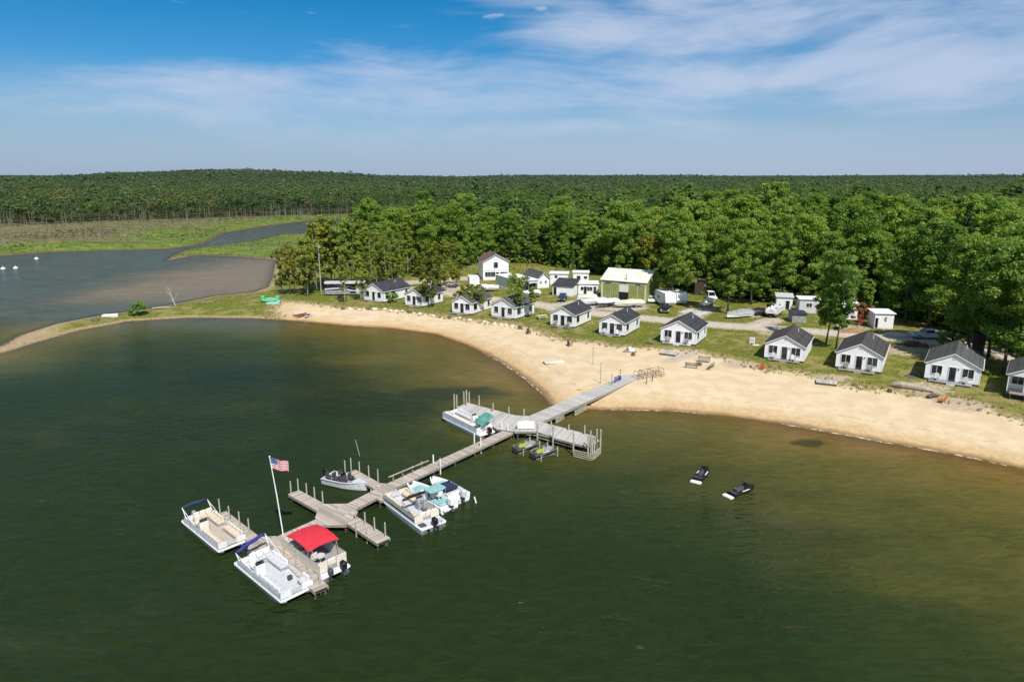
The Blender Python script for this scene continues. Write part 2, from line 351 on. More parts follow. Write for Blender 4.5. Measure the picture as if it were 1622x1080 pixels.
def mat_ground():
    m, t = new_mat('beach_and_grass_ground'); t.flat = True
    P = t.n('ShaderNodeNewGeometry').outputs['Position']
    sd, gr, rd, dirt, fo, marsh = [t.attr(k) for k in ('sd', 'gr', 'rd', 'dirt', 'fo', 'marsh')]
    n1 = t.noise(P, .35, 2, .6); n2 = t.noise(P, 1.6, 2, .65); n3 = t.noise(P, 7.0, 1, .6); nb = t.noise(P, .07, 1)
    c1 = t.math('SUBTRACT', n1, .5); c2 = t.math('SUBTRACT', n2, .5); c3 = t.math('SUBTRACT', n3, .5)
    # sand
    sand = t.mix(t.ss(n1, .35, .65), rgb(.585, .455, .285), rgb(.655, .525, .35))
    sand = t.mix(t.math('MULTIPLY', t.ss(n3, .42, .7), .13), sand, rgb(.42, .30, .18))
    foot = t.n('ShaderNodeTexVoronoi', {'Vector': t.mapv(P, (1, 1, 0)), 'Scale': 1.9}).outputs['Distance']
    sand = t.mix(t.math('MULTIPLY', t.math('SUBTRACT', 1.0, t.ss(foot, .1, .35)), t.math('MULTIPLY', t.ss(nb, .42, .6), .17)), sand, rgb(.40, .28, .16))
    damp = t.math('ADD', sd, t.math('ADD', t.math('MULTIPLY', c1, 2.2), t.math('MULTIPLY', nb, 1.5)))
    sand = t.mix(t.ss(damp, 2.0, 5.8), t.mix(t.ss(n2, .3, .7), rgb(.47, .325, .17), rgb(.57, .41, .225)), sand)
    sand = t.mix(t.ss(t.math('ADD', sd, t.math('MULTIPLY', c1, 1.0)), .1, 1.3), rgb(.27, .17, .075), sand)
    wrack = t.math('MULTIPLY', t.ss(t.math('ADD', sd, t.math('MULTIPLY', c1, 1.6)), 4.6, 4.9), t.math('SUBTRACT', 1.0, t.ss(t.math('ADD', sd, t.math('MULTIPLY', c1, 1.6)), 4.9, 5.3)))
    sand = t.mix(t.math('MULTIPLY', t.math('MULTIPLY', wrack, t.ss(n2, .46, .6)), .28), sand, rgb(.14, .10, .05))
    sand = t.mix(t.math('MULTIPLY', t.attr('spit'), .75), sand, t.mix(t.ss(n2, .3, .7), rgb(.22, .17, .095), rgb(.37, .29, .17)))
    # grass
    g = t.mix(t.ss(n2, .3, .7), rgb(.105, .125, .016), rgb(.20, .215, .030))
    g = t.mix(t.ss(n3, .4, .75), g, rgb(.075, .098, .014))
    g = t.mix(t.math('MULTIPLY', t.ss(t.math('ADD', t.math('MULTIPLY', n1, .6), t.math('MULTIPLY', nb, .4)), .47, .62), .8), g, rgb(.27, .22, .085))
    gr = t.math('ADD', gr, t.math('MULTIPLY', t.attr('spit'), 1.1))
    ge = t.math('ADD', gr, t.math('ADD', t.math('MULTIPLY', c1, 4.5), t.math('MULTIPLY', c2, 2.5)))
    dryg = t.mix(t.ss(n2, .35, .65), rgb(.40, .31, .16), rgb(.22, .19, .07))
    g = t.mix(t.ss(ge, .6, 3.4), dryg, g)
    gm = t.math('MULTIPLY', t.ss(t.math('ADD', ge, t.math('MULTIPLY', c3, 2.5)), -.3, .5), t.ss(t.math('ADD', sd, c2), .8, 2.0))
    col = t.mix(gm, sand, g)
    # bare earth, road
    earth = t.mix(t.ss(n2, .3, .7), rgb(.36, .28, .185), rgb(.50, .41, .29))
    dm = t.ss(t.math('ADD', dirt, t.math('ADD', t.math('MULTIPLY', c2, 1.0), t.math('MULTIPLY', c3, .5))), .30, .62)
    col = t.mix(t.math('MULTIPLY', dm, .85), col, earth)
    road = t.mix(t.ss(n2, .3, .7), rgb(.40, .35, .28), rgb(.52, .46, .385))
    road = t.mix(t.math('MULTIPLY', t.ss(n3, .4, .7), .3), road, rgb(.27, .23, .18))
    rut = t.math('SUBTRACT', 1.0, t.ss(t.math('ABSOLUTE', t.math('SUBTRACT', t.math('ADD', rd, t.math('MULTIPLY', c1, .5)), 1.8)), .15, .5))
    road = t.mix(t.math('MULTIPLY', rut, .45), road, rgb(.60, .54, .45))
    road = t.mix(t.math('MULTIPLY', t.math('MULTIPLY', t.ss(rd, 2.2, 2.6), t.ss(n2, .5, .65)), .6), road, rgb(.20, .19, .07))
    verge = t.math('ADD', rd, t.math('ADD', t.math('MULTIPLY', c2, 1.6), t.math('MULTIPLY', c3, .8)))
    col = t.mix(t.math('MULTIPLY', t.ss(verge, -1.3, .1), .6), col, earth)
    col = t.mix(t.ss(verge, -.25, .25), col, road)
    # marsh beyond the bay
    ms = t.noise(t.mapv(P, (.012, .05, 1)), 1.0, 3, .62); ms2 = t.noise(t.mapv(P, (.12, .3, 1)), 1.0, 2, .65)
    mg = t.mix(t.ss(ms2, .35, .65), rgb(.085, .138, .018), rgb(.175, .225, .042))
    mt = t.mix(t.ss(ms2, .35, .65), rgb(.12, .11, .055), rgb(.23, .195, .115))
    mf = t.math('ADD', t.math('MULTIPLY', t.math('SUBTRACT', ms, .5), 2.6), t.math('MULTIPLY', t.math('SUBTRACT', 46.0, sd), .022))
    mc = t.mix(t.ss(mf, -.22, .30), mt, mg)
    mc = t.mix(t.math('MULTIPLY', t.ss(t.noise(t.mapv(P, (.02, .16, 1)), 1.0, 3, .65), .52, .64), .7), mc, rgb(.10, .085, .045))
    mc = t.mix(t.ss(t.math('ADD', sd, t.math('MULTIPLY', c1, 3)), .5, 4), rgb(.12, .085, .05), mc)
    col = t.mix(marsh, col, mc)
    # forest floor
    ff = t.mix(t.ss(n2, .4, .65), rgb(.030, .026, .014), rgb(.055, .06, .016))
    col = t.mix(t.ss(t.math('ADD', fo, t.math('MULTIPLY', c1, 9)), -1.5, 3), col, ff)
    # lake bed
    bed = t.mix(t.ss(n1, .3, .7), rgb(.22, .15, .06), rgb(.16, .11, .045))
    col = t.mix(t.ss(sd, -.5, .15), bed, col)
    wet = t.ss(sd, -.2, 1.6)
    bmp = t.math('ADD', t.math('MULTIPLY', n3, .5), t.math('ADD', t.math('MULTIPLY', n2, .7), t.math('MULTIPLY', foot, .35)))
    nrm = t.n('ShaderNodeBump', {'Height': bmp, 'Strength': .2, 'Distance': .14})
    out(t, t.n('ShaderNodeBsdfPrincipled', {'Base Color': col, 'Roughness': t.math('ADD', .45, t.math('MULTIPLY', wet, .5)), 'Specular IOR Level': .2, 'Normal': nrm.outputs[0]}).outputs[0])
    return m
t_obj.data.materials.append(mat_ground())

# ------------------------------------------------------------------ lake
WX = axis([(-1500,-700,80),(-700,-420,12),(-420,-170,4),(-170,150,1.25),(150,420,5),(420,900,60)])
WY = axis([(-60,20,10),(20,255,1.25),(255,640,3.2)])
WXX, WYY = np.meshgrid(WX, WY); WSD = -land_sd(WXX, WYY)
bay = np.clip((WYY - 128 + .10*np.minimum(WXX+40, 0)) / 14, 0, 1) * np.clip((-WXX - 40) / 15, 0, 1)
mud_line = ats([(300,455),(350,440),(400,425),(437,420),(437,450)], 0)
mud = np.clip(1.1 - pdist(WXX, WYY, mud_line) / 37, 0, 1) * bay
def blob(u, v, rx, ry, rot=0):
    x, y = at(u, v); c, s = math.cos(R(rot)), math.sin(R(rot)); dx, dy = WXX - x, WYY - y
    return np.clip(1.6 * (1 - np.sqrt(((dx*c+dy*s)/rx)**2 + ((-dx*s+dy*c)/ry)**2)), 0, 1)
weed = np.maximum.reduce([blob(560,640,17,9,-8)*.9, blob(400,600,22,13,0)*.7, blob(700,625,12,6,10)*.75, blob(220,585,9,3,0)*.55, blob(1277,702,2.6,1.6)*1.0, blob(1120,715,16,4,-20)*.22, blob(250,680,20,8)*.5])
lite = np.maximum.reduce([blob(1330,900,14,4.5,-25)*.6, blob(1180,800,14,4,-20)*.5, blob(560,570,16,6,0)*.55, blob(620,730,6,3)*.25])
w_obj = grid_mesh('lake_water', WX, WY, WSD > -6, np.full(WXX.shape, 0.0), {'ws': np.clip(np.where(WSD > 0, WSD * (1 + .75/(1+np.exp((WXX+32)/9)) + .75/(1+np.exp((WXX-17)/4.5))/(1+np.exp((WYY-93)/5))), WSD), -20, 90), 'bay': bay, 'mud': mud, 'weed': weed, 'lite': lite})
tag(w_obj, kind='structure')
def mat_water():
    m, t = new_mat('lake_water'); t.flat = True
    P = t.n('ShaderNodeNewGeometry').outputs['Position']
    ws, bayf, mudf, weedf, lite = [t.attr(k) for k in ('ws', 'bay', 'mud', 'weed', 'lite')]
    nb = t.noise(t.mapv(P, (.03, .045, 1), (0, 0, R(20))), 1.0, 3, .6); nm = t.noise(t.mapv(P, (.11, .2, 1), (0, 0, R(18))), 1.0, 3, .65)
    ns = t.noise(t.mapv(P, (.35, .8, 1), (0, 0, R(18))), 1.0, 1, .6)
    d = t.math('ADD', ws, t.math('ADD', t.math('MULTIPLY', t.math('SUBTRACT', nb, .5), 26), t.math('MULTIPLY', t.math('SUBTRACT', nm, .5), t.math('MINIMUM', t.math('ADD', 1.5, t.math('MULTIPLY', ws, .8)), 15.0))))
    d = t.math('SUBTRACT', d, t.math('MULTIPLY', lite, 14))
    col = t.ramp(t.math('MULTIPLY', d, 1/60), [(0, (.23, .145, .048)), (.05, (.170, .122, .034)), (.16, (.122, .102, .026)), (.34, (.075, .076, .020)), (.58, (.034, .046, .013)), (.85, (.0215, .036, .0110)), (1, (.0185, .0325, .0100))])
    wm = t.ss(t.math('ADD', weedf, t.math('MULTIPLY', t.math('SUBTRACT', nm, .5), 1.1)), .12, .75)
    col = t.mix(t.math('MULTIPLY', wm, .68), col, rgb(.014, .024, .0125))
    col = t.mix(bayf, col, t.mix(t.ss(nm, .3, .7), rgb(.085, .100, .092), rgb(.115, .125, .110)))
    col = t.mix(t.ss(t.math('ADD', mudf, t.math('MULTIPLY', t.math('SUBTRACT', nb, .5), 1.0)), .1, 1.0), col, rgb(.28, .21, .15))
    # drifting specks of foam and algae
    vo = t.n('ShaderNodeTexVoronoi', {'Vector': t.mapv(P, (.16, .24, 0)), 'Scale': 1.0, 'Randomness': 1.0}, feature='F1')
    sp = t.math('MULTIPLY', t.math('SUBTRACT', 1.0, t.ss(vo.outputs['Distance'], .015, .06)), t.ss(nb, .48, .6))
    col = t.mix(t.math('MULTIPLY', sp, .25), col, rgb(.16, .19, .13))
    # foam where the wavelets break
    fl = t.math('ADD', ws, t.math('MULTIPLY', t.math('SUBTRACT', nm, .5), 1.2))
    foam = t.math('MULTIPLY', t.math('MULTIPLY', t.ss(fl, -.05, .15), t.math('SUBTRACT', 1.0, t.ss(fl, .2, .5))), t.math('MULTIPLY', t.ss(t.noise(P, 1.3, 2, .7), .40, .66), t.ss(t.noise(P, .06, 1), .40, .60)))
    foam = t.math('MULTIPLY', foam, t.math('SUBTRACT', 1.0, bayf))
    # ripples
    r1 = t.noise(t.mapv(P, (.55, 1.35, 1), (0, 0, R(16))), 1.0, 2, .58, .5)
    r2 = t.noise(t.mapv(P, (1.9, 3.6, 1), (0, 0, R(-8))), 1.0, 1, .6)
    r3 = t.noise(t.mapv(P, (.12, .28, 1), (0, 0, R(24))), 1.0, 0, .5)
    hgt = t.math('ADD', t.math('MULTIPLY', r1, .75), t.math('ADD', t.math('MULTIPLY', r2, .22), t.math('MULTIPLY', r3, .8)))
    amp = t.math('ADD', .35, t.math('MULTIPLY', t.ss(ws, 2, 30), .65))
    amp = t.math('MULTIPLY', amp, t.math('ADD', .38, t.math('MULTIPLY', t.ss(t.math('ADD', t.math('MULTIPLY', nb, .6), t.math('MULTIPLY', nm, .4)), .40, .60), 1.0)))
    nrm = t.n('ShaderNodeBump', {'Height': hgt, 'Strength': amp, 'Distance': .24})
    ripple_shade = t.ss(r1, .3, .7)
    col = t.mix(t.math('MULTIPLY', ripple_shade, .42), col, t.mix(1.0, col, rgb(.55, .60, .55), 'MULTIPLY'))  # ripple shading painted into the water's body colour
    body = t.n('ShaderNodeBsdfDiffuse', {'Color': col, 'Normal': nrm.outputs[0]})
    tr = t.n('ShaderNodeBsdfTransparent', {'Color': rgb(.86, .80, .66)})
    alpha = t.math('SUBTRACT', 1.0, t.math('POWER', 2.718, t.math('MULTIPLY', t.math('MAXIMUM', ws, 0.0), -.55)))
    under = t.n('ShaderNodeMixShader', {0: alpha, 1: tr, 2: body})
    gl = t.n('ShaderNodeBsdfGlossy', {'Color': rgb(.46, .45, .33), 'Roughness': .16, 'Normal': nrm.outputs[0]})
    fr = t.n('ShaderNodeFresnel', {'IOR': 1.33, 'Normal': nrm.outputs[0]})
    sh = t.n('ShaderNodeMixShader', {0: t.math('MINIMUM', t.math('MULTIPLY', fr.outputs[0], .9), .55), 1: under, 2: gl})
    fo = t.n('ShaderNodeBsdfDiffuse', {'Color': rgb(.80, .76, .68)})
    out(t, t.n('ShaderNodeMixShader', {0: t.math('MULTIPLY', foam, .8), 1: sh, 2: fo}).outputs[0]); return m
w_obj.data.materials.append(mat_water())

# ------------------------------------------------------------------ sky and sun
SUN_EL, SUN_AZ = R(51), R(160)          # azimuth from +Y, clockwise: behind the viewer, a little to the right
w = bpy.data.worlds.new('World'); scene.world = w; w.use_nodes = True
t = NT(w.node_tree); t.flat = True
dirv = t.n('ShaderNodeTexCoord').outputs['Generated']
sx = t.n('ShaderNodeSeparateXYZ', {0: dirv}); X, Y, Z = sx.outputs
sky = t.n('ShaderNodeTexSky', sky_type='NISHITA', sun_disc=False, sun_elevation=SUN_EL, sun_rotation=SUN_AZ, altitude=200, air_density=1.0, dust_density=.6, ozone_density=2.5)
zc = t.math('MAXIMUM', Z, 0.0)
tint = t.ramp(t.math('MULTIPLY', zc, 2.5), [(0, (.70, .80, .94)), (.20, (.48, .74, .96)), (.36, (.21, .66, .97)), (.58, (.055, .62, .94)), (.78, (.35, .75, .95)), (1, (1.0, 1.05, 1.0))])
skyc = t.mix(1.0, sky.outputs[0], tint, 'MULTIPLY')
az = t.n('ShaderNodeMath', {0: X, 1: Y}, operation='ARCTAN2').outputs[0]
cv = t.n('ShaderNodeCombineXYZ', {0: az, 1: Z, 2: 0.0}).outputs[0]
warp = t.noise(t.mapv(cv, (2.2, 7, 1)), 1.0, 1, .5, 0, 1)
wv = t.n('ShaderNodeVectorMath', {0: t.n('ShaderNodeVectorMath', {0: warp, 1: (-.5, -.5, -.5)}, operation='ADD').outputs[0], 1: (.16, .07, 0)}, operation='MULTIPLY')
cvw = t.n('ShaderNodeVectorMath', {0: cv, 1: wv.outputs[0]}, operation='ADD').outputs[0]
c1 = t.noise(t.mapv(cvw, (3.2, 15, 1), (0, 0, R(4)), (3.1, .7, 0)), 1.0, 4, .60)
c2 = t.noise(t.mapv(cvw, (10, 60, 1), (0, 0, R(7)), (1.2, 4, 0)), 1.0, 3, .62)
# two broad bands of cirrus: one low across the view, one higher towards the right
def band(c, wdt, lean):
    y = t.math('SUBTRACT', t.math('SUBTRACT', Z, c), t.math('MULTIPLY', az, lean)); q = t.math('DIVIDE', y, wdt)
    return t.math('POWER', 2.718, t.math('MULTIPLY', t.math('MULTIPLY', q, q), -1.0))
b1 = t.math('MULTIPLY', band(.122, .040, .015), t.ss(az, -.60, -.36))
b2 = t.math('MULTIPLY', band(.195, .055, -.03), t.ss(az, -.16, .10))
bias = t.math('MAXIMUM', t.math('MULTIPLY', b1, .36), t.math('MULTIPLY', b2, .34))
bias = t.math('SUBTRACT', bias, t.math('MULTIPLY', band(.19, .05, 0), t.math('MULTIPLY', t.math('SUBTRACT', 1.0, t.ss(az, -.10, .10)), .22)))
cs = t.math('ADD', t.math('ADD', t.math('MULTIPLY', c1, .85), t.math('MULTIPLY', c2, .24)), bias)
cm = t.math('MULTIPLY', t.ss(cs, .50, 1.05), .86)
puff = t.noise(t.mapv(cv, (16, 60, 1), (0, 0, 0), (0, 2, 0)), 1.0, 2, .6)
pm = t.math('MULTIPLY', t.math('MULTIPLY', t.ss(puff, .64, .80), t.ss(Z, .18, .215)), .6)
cm = t.math('MAXIMUM', cm, pm)
cm = t.math('MULTIPLY', cm, t.ss(Z, .02, .075))
haze = t.math('MULTIPLY', t.math('SUBTRACT', 1.0, t.ss(Z, -.02, .155)), .80)
hz = t.mix(t.ss(az, -.55, .45), rgb(3.3, 4.5, 6.4), rgb(4.1, 5.2, 7.3))
skyc = t.mix(haze, skyc, hz)
skyc = t.mix(cm, skyc, rgb(5.3, 6.2, 7.9))
t.n('ShaderNodeOutputWorld', {0: t.n('ShaderNodeBackground', {0: skyc, 1: .10}).outputs[0]})
sun_d = bpy.data.lights.new('sun', 'SUN'); sun_d.energy = 5.4; sun_d.angle = R(.5); sun_d.color = (1, .95, .87)
sun = bpy.data.objects.new('sun', sun_d); COL.objects.link(sun)
sdir = Vector((math.sin(SUN_AZ)*math.cos(SUN_EL), math.cos(SUN_AZ)*math.cos(SUN_EL), math.sin(SUN_EL)))
sun.rotation_euler = sdir.to_track_quat('Z', 'Y').to_euler(); sun.location = (0, 0, 80)
scene.view_settings.view_transform = 'Standard'; scene.view_settings.look = 'None'; scene.view_settings.exposure = 0
scene.cycles.max_bounces = 4; scene.cycles.diffuse_bounces = 2; scene.cycles.glossy_bounces = 1; scene.cycles.transmission_bounces = 3; scene.cycles.transparent_max_bounces = 8
scene.cycles.use_denoising = True; scene.cycles.sample_clamp_direct = 1.6; scene.cycles.sample_clamp_indirect = 1.6
w.cycles.sampling_method = 'MANUAL'; w.cycles.sample_map_resolution = 256
# ------------------------------------------------------------------ buildings
def window(parent, cx, z0, z1, wd, face, y, panes=2, frame='white'):
    """window in the front wall (face 'f', wall plane y) or in the right wall (face 'r', wall plane x=y, cx runs along y)"""
    def place(mb, a0, a1, b0, b1, d0, d1):
        if face == 'f': mb.box(a0, a1, y - d1, y - d0, b0, b1)
        else: mb.box(y + d0, y + d1, a0, a1, b0, b1)
    a0, a1, f = cx - wd/2, cx + wd/2, .07
    mb = MB()
    place(mb, a0-f, a0, z0-f, z1+f, .003, .06); place(mb, a1, a1+f, z0-f, z1+f, .003, .06)
    place(mb, a0, a1, z1, z1+f, .003, .06); place(mb, a0, a1, z0-f, z0, .003, .09)
    for k in range(1, panes):
        x = a0 + wd*k/panes; place(mb, x-.022, x+.022, z0, z1, .02, .05)
    o = mb.build('window', M[frame], parent)
    g = MB(); place(g, a0, a1, z0, z1, .003, .018); g.build('pane', M['glass'], o)
def door(parent, cx, z0, z1, wd, face, y, mat='dgrey', glazed=True):
    def place(mb, a0, a1, b0, b1, d0, d1):
        if face == 'f': mb.box(a0, a1, y - d1, y - d0, b0, b1)
        else: mb.box(y + d0, y + d1, a0, a1, b0, b1)
    mb = MB(); a0, a1 = cx - wd/2, cx + wd/2
    place(mb, a0, a1, z0, z1, .003, .045)
    d = mb.build('door', M[mat], parent)
    fr = MB(); place(fr, a0-.09, a0, z0, z1+.09, .003, .06); place(fr, a1, a1+.09, z0, z1+.09, .003, .06); place(fr, a0, a1, z1, z1+.09, .003, .06)
    fr.build('door_frame', M['white'], d)
    if glazed: g = MB(); place(g, a0+.12, a1-.12, z0+.25, z1-.12, .047, .055); g.build('pane', M['glass'], d)
    h = MB(); place(h, a1-.10, a1-.05, z0+.95, z0+1.05, .047, .10); h.build('handle', M['alu'], d)

def gable_roof(parent, w, d, eave, rise, over, mat, thick=.12, front=.35, back=.3):
    rf = MB(); h = w / 2; k = rise / h; x = h + over; ze = eave - k * over
    for s in (-1, 1):
        prof = [(0, eave + rise + .015), (s*x, ze + .015), (s*x, ze + .015 + thick), (0, eave + rise + .015 + thick)]
        rf.sprism(prof if s < 0 else prof[::-1], -front, d + back)
    r = rf.build('roof', M[mat], parent)
    fa = MB()
    for yy in (-front - .03, d + back):
        for s in (-1, 1):
            prof = [(s*.0, eave + rise - .10), (s*x, ze - .10), (s*x, ze + .012), (0, eave + rise + .012)]
            fa.sprism(prof if s < 0 else prof[::-1], yy, yy + .03)
    for s in (-1, 1): fa.box(min(s*x, s*(x+.03)), max(s*x, s*(x+.03)), -front, d + back, ze - .10, ze + .03)
    fa.build('fascia', M['white'], r)
    cap = MB(); cap.sprism([(-.16, eave+rise+thick-.05), (.16, eave+rise+thick-.05), (0, eave+rise+thick+.06)], -front, d+back)
    cap.build('ridge_cap', M[mat], r)
    return r

def cottage(u, v, u2, v2, depth, label, roof='shingle', eave=2.35, rise=None, side_windows=((1.3, 1.4), (None, 1.0)), deck=(1.0, 0.0), deck_mat='timber', wide=True, ang=None, steps=True, addition=False, porch=False, skirt=.32, tint=None):
    p0, p1 = at(u, v, 1.25), at(u2, v2, 1.25)
    w_ = min(6.6, max(5.0, math.dist(p0, p1))); a = R(-30) if ang is None else R(ang)
    cx, cy = (p0[0]+p1[0])/2, (p0[1]+p1[1])/2; z = gz(cx, cy)
    t = empty('beach_cottage', (cx, cy, z), a, label, 'cottage', 'white beach cottages in a row')
    h = w_/2; rise = rise or h * .52; f = skirt
    MB().box(-h+.06, h-.06, .06, depth-.06, -.6, f).build('foundation', M['dtimber'], t)
    wl = MB(); yb = 1.3 if porch else 0
    wl.loft([[(-h, y, f), (h, y, f), (h, y, f+eave), (0, y, f+eave+rise), (-h, y, f+eave)] for y in (yb, depth)][::-1])
    wl.build('wall', M['siding'], t)
    gable_roof(t, w_, depth, f+eave, rise, .20, roof, front=.22)
    ww = 1.05 if wide is False else 1.25
    sill, top = f+.78, f+2.04
    window(t, -h*.58, sill, top, ww, 'f', yb, 2 if wide else 1); window(t, h*.56, sill, top, ww*1.05, 'f', yb, 2 if wide else 1)
    door(t, .0, f+.02, f+2.03, .85, 'f', yb)
    for y, wd in side_windows:
        y = depth - 1.4 if y is None else y
        window(t, y, f+.70, f+2.08, wd, 'r', h, 1)
    vt = MB(); vt.box(-.2, .2, yb-.035, yb-.003, f+eave+rise*.45, f+eave+rise*.45+.32); vt.build('gable_vent', M['lgrey'], t)
    ch = MB(); ch.tube([(h*.35, depth*.68, f+eave+rise*.55), (h*.35, depth*.68, f+eave+rise*.65+.75)], .07, 8); ch.build('vent_pipe', M['lgrey'], t)
    for s in (-1, 1): MB().box(s*(h+.24)-.05, s*(h+.24)+.05, -.15, depth+.2, f+eave-.16, f+eave-.07).build('gutter', M['buoywhite'], t)
    lt = MB(); lt.box(.62, .74, yb-.12, yb-.003, f+1.75, f+1.95); lt.build('porch_lamp', M['black'], t)
    for s in (-1, 1):
        for y in (yb - .02, depth - .1): MB().box(s*h-.07 if s > 0 else s*h-.025, s*h+.025 if s > 0 else s*h+.07, y, y+.12, f, f+eave-.05).build('corner_trim', M['white'], t)
    if deck:
        dp, dx = deck; dk = MB(); dk.box(-h*.85+dx, h*.72+dx, -dp-.0, -.004+yb, f-.16, f-.04)
        d = dk.build('porch_deck', M[deck_mat], t)
        for x in (-h*.8+dx, dx, h*.66+dx): MB().box(x, x+.1, -dp+.02, -dp+.12, -.5, f-.165).build('deck_post', M['dtimber'], d)
        if steps: MB().box(-.5, .5, -dp-.38, -dp-.004, -.3, f*.55).build('step', M['lgrey' if deck_mat != 'timber' else 'timber'], d)
    if porch:
        for x in (-h+.05, -h*.3, h*.3, h-.15): MB().box(x, x+.1, 0, .1, f-.04, f+eave-.26).build('porch_post', M['white'], t)
        rl = MB(); rl.box(-h+.15, h-.15, .03, .07, f+.85, f+.92)
        for i in range(20): x = -h+.25+i*(2*h-.5)/19; rl.box(x, x+.04, .03, .07, f+.05, f+.85)
        rl.build('porch_railing', M['timber'], t)
        gb = MB(); gb.prism([(-h, .0), (h, .0), (h, .05), (-h, .05)], f+eave-.25, f+eave+.02); gb.build('porch_beam', M['white'], t)
        gg = MB(); gg.loft([[(-h, y, f+eave+.02), (h, y, f+eave+.02), (0, y, f+eave+rise)] for y in (.05, .0)]); gg.build('gable_panel', M['siding'], t)
    if addition:
        ad = MB(); ad.loft([[(-h*.6, y, f), (h*.6, y, f), (h*.6, y, f+1.9), (-h*.6, y, f+2.35)] for y in (depth+2.6, depth)]); ad.build('rear_addition', M['siding'], t)
        ar = MB(); ar.sprism([(-h*.6-.2, f+2.45), (h*.6+.25, f+1.93), (h*.6+.25, f+2.03), (-h*.6-.2, f+2.57)], depth+.32, depth+2.9); ar.build('rear_roof', M[roof], t)
    return t, w_, a
cots = []
def C(*a, **k): cots.append(cottage(*a, **k))
C(578,475.5,607,480.5,9.0,'long white cottage with dark slate roof, farthest left of the row by the campers', side_windows=((1.1,1.2),(3.2,1.2),(None,.8)), deck=(.9,0), wide=False, ang=-34)
C(642,483.5,671,487,7.2,'white cottage with leafy branches over its roof, beside the pale gravel yard', wide=False, ang=-31)
C(717.4,495,747,499,8.2,'white cottage with foliage covering its mossy roof, second left of the lawn table', wide=False, ang=-29, roof='shingle_grey')
C(779.6,501,815,507,7.0,'white cottage with a leafy tree rising behind its roof, nearest the yellow lawn table', wide=False, ang=-35, roof='shingle_grey')
C(872.6,516,910,521,7.6,'white cottage with charcoal roof right of the yellow lawn table', wide=False, ang=-30)
C(950,530,988.5,535,8.0,'white cottage with charcoal roof in front of the green barn', wide=False, ang=-29)
C(1046.8,543,1101,550.5,7.4,'white cottage with charcoal roof where the sand path from the pier ends', ang=-29, deck=(.9,.1), deck_mat='lgrey')
C(1211,568.5,1272,578,8.6,'white cottage with grey-brown roof beside the lawn sign', ang=-30, roof='shingle_brown', side_windows=((2.2,.7),), deck=(1.0,.2), deck_mat='timber')
C(1322.4,585,1396,593.5,9.6,'white cottage with brown roof and a bare plank porch behind the grey swim platform', ang=-32, roof='shingle_brown', side_windows=((2.2,.7),), deck=(1.3,0))
C(1463,603,1550,614,9.0,'white cottage with weathered green-grey roof and teal porch edge by the driftwood log', ang=-35, roof='shingle_grey', side_windows=((3.0,.7),), deck=(1.1,.1), deck_mat='tarp', addition=True)
C(1592,628,1668,643,8.0,'white cottage cut by the right picture edge with a raised railed porch', ang=-38, roof='shingle_grey', deck=(.9,0), porch=True, skirt=.9)

def house_shell(name, label, cat, u, v, wpx, depth, ang, eave, rise, roof, wall='siding', z=1.35, over=.3):
    x, y = at(u, v, z); x2, y2 = at(u + wpx, v, z); w_ = math.hypot(x2-x, y2-y)
    t = empty(name, ((x+x2)/2, y, gz((x+x2)/2, y)), R(ang), label, cat); h = w_/2
    wl = MB(); wl.loft([[(-h, yy, -.5), (h, yy, -.5), (h, yy, eave), (0, yy, eave+rise), (-h, yy, eave)] for yy in (depth, 0)]); wl.build('wall', M[wall], t)
    gable_roof(t, w_, depth, eave, rise, over, roof)
    return t, h
# two storey house
t, h = house_shell('two_storey_house', 'two-storey white house with red-brown roof at the edge of the woods', 'house', 765, 444, 41, 9, 11, 5.3, 1.9, 'brownroof')
window(t, -h*.62, 1.0, 2.3, 1.6, 'f', 0, 2); window(t, -h*.22, 1.0, 2.3, 1.2, 'f', 0, 2); door(t, h*.12, .05, 2.2, 1.0, 'f', 0); window(t, h*.62, 1.2, 2.2, 2.0, 'f', 0, 3)
window(t, 0, 3.4, 5.0, 1.2, 'f', 0, 1)
MB().box(-h-.1, h+.1, -.10, -.003, 2.75, 2.95).build('band_board', M['white'], t)
# small gable house
t, h = house_shell('gable_cabin', 'small white gabled cabin with two tiny windows and grey roof', 'cabin', 850, 457, 21, 8, 26, 2.6, 1.5, 'shingle_grey')
window(t, -h*.45, 1.3, 1.9, .5, 'f', 0, 1); window(t, h*.4, 1.3, 1.9, .5, 'f', 0, 1)
# flat roofed long trailer home
def flat_cabin(name, label, cat, u0, v0, u1, v1, depth, hgt, mat='siding', roof='white', ang=None, wins=(), doors=(), over=.25, slope=.15, group=None):
    a, b = at(u0, v0, 1.35), at(u1, v1, 1.35); cx, cy = (a[0]+b[0])/2, (a[1]+b[1])/2; L = math.dist(a, b); h = L/2
    ang = math.atan2(b[1]-a[1], b[0]-a[0]) if ang is None else R(ang)
    t = empty(name, (cx, cy, gz(cx, cy)), ang, label, cat, group)
    w_ = MB(); w_.sprism([(-h, -.4), (h, -.4), (h, hgt), (-h, hgt)], 0, depth); w_.build('wall', M[mat], t)
    r = MB(); r.loft([[(-h-over, yy, hgt+.01+s), (h+over, yy, hgt+.01+s), (h+over, yy, hgt+.13+s), (-h-over, yy, hgt+.13+s)] for yy, s in ((depth+over, slope), (-over, 0))]); r.build('roof', M[roof], t)
    for c, z0, z1, wd in wins: window(t, c*h, z0, z1, wd, 'f', 0, 2 if wd > 1 else 1)
    for c, wd in doors: door(t, c*h, .15, 2.1, wd, 'f', 0, 'dgrey')
    return t, h
t, h = flat_cabin('mobile_home', 'long white mobile home with flat bright roof running back to the two-storey house', 'mobile home', 823, 462, 851, 465, 12, 3.0, ang=30, wins=((-.62,1.1,2.3,.9),(-.2,.6,2.3,.8),(.62,.9,2.4,.9)), doors=((.25,.9),), over=.35)
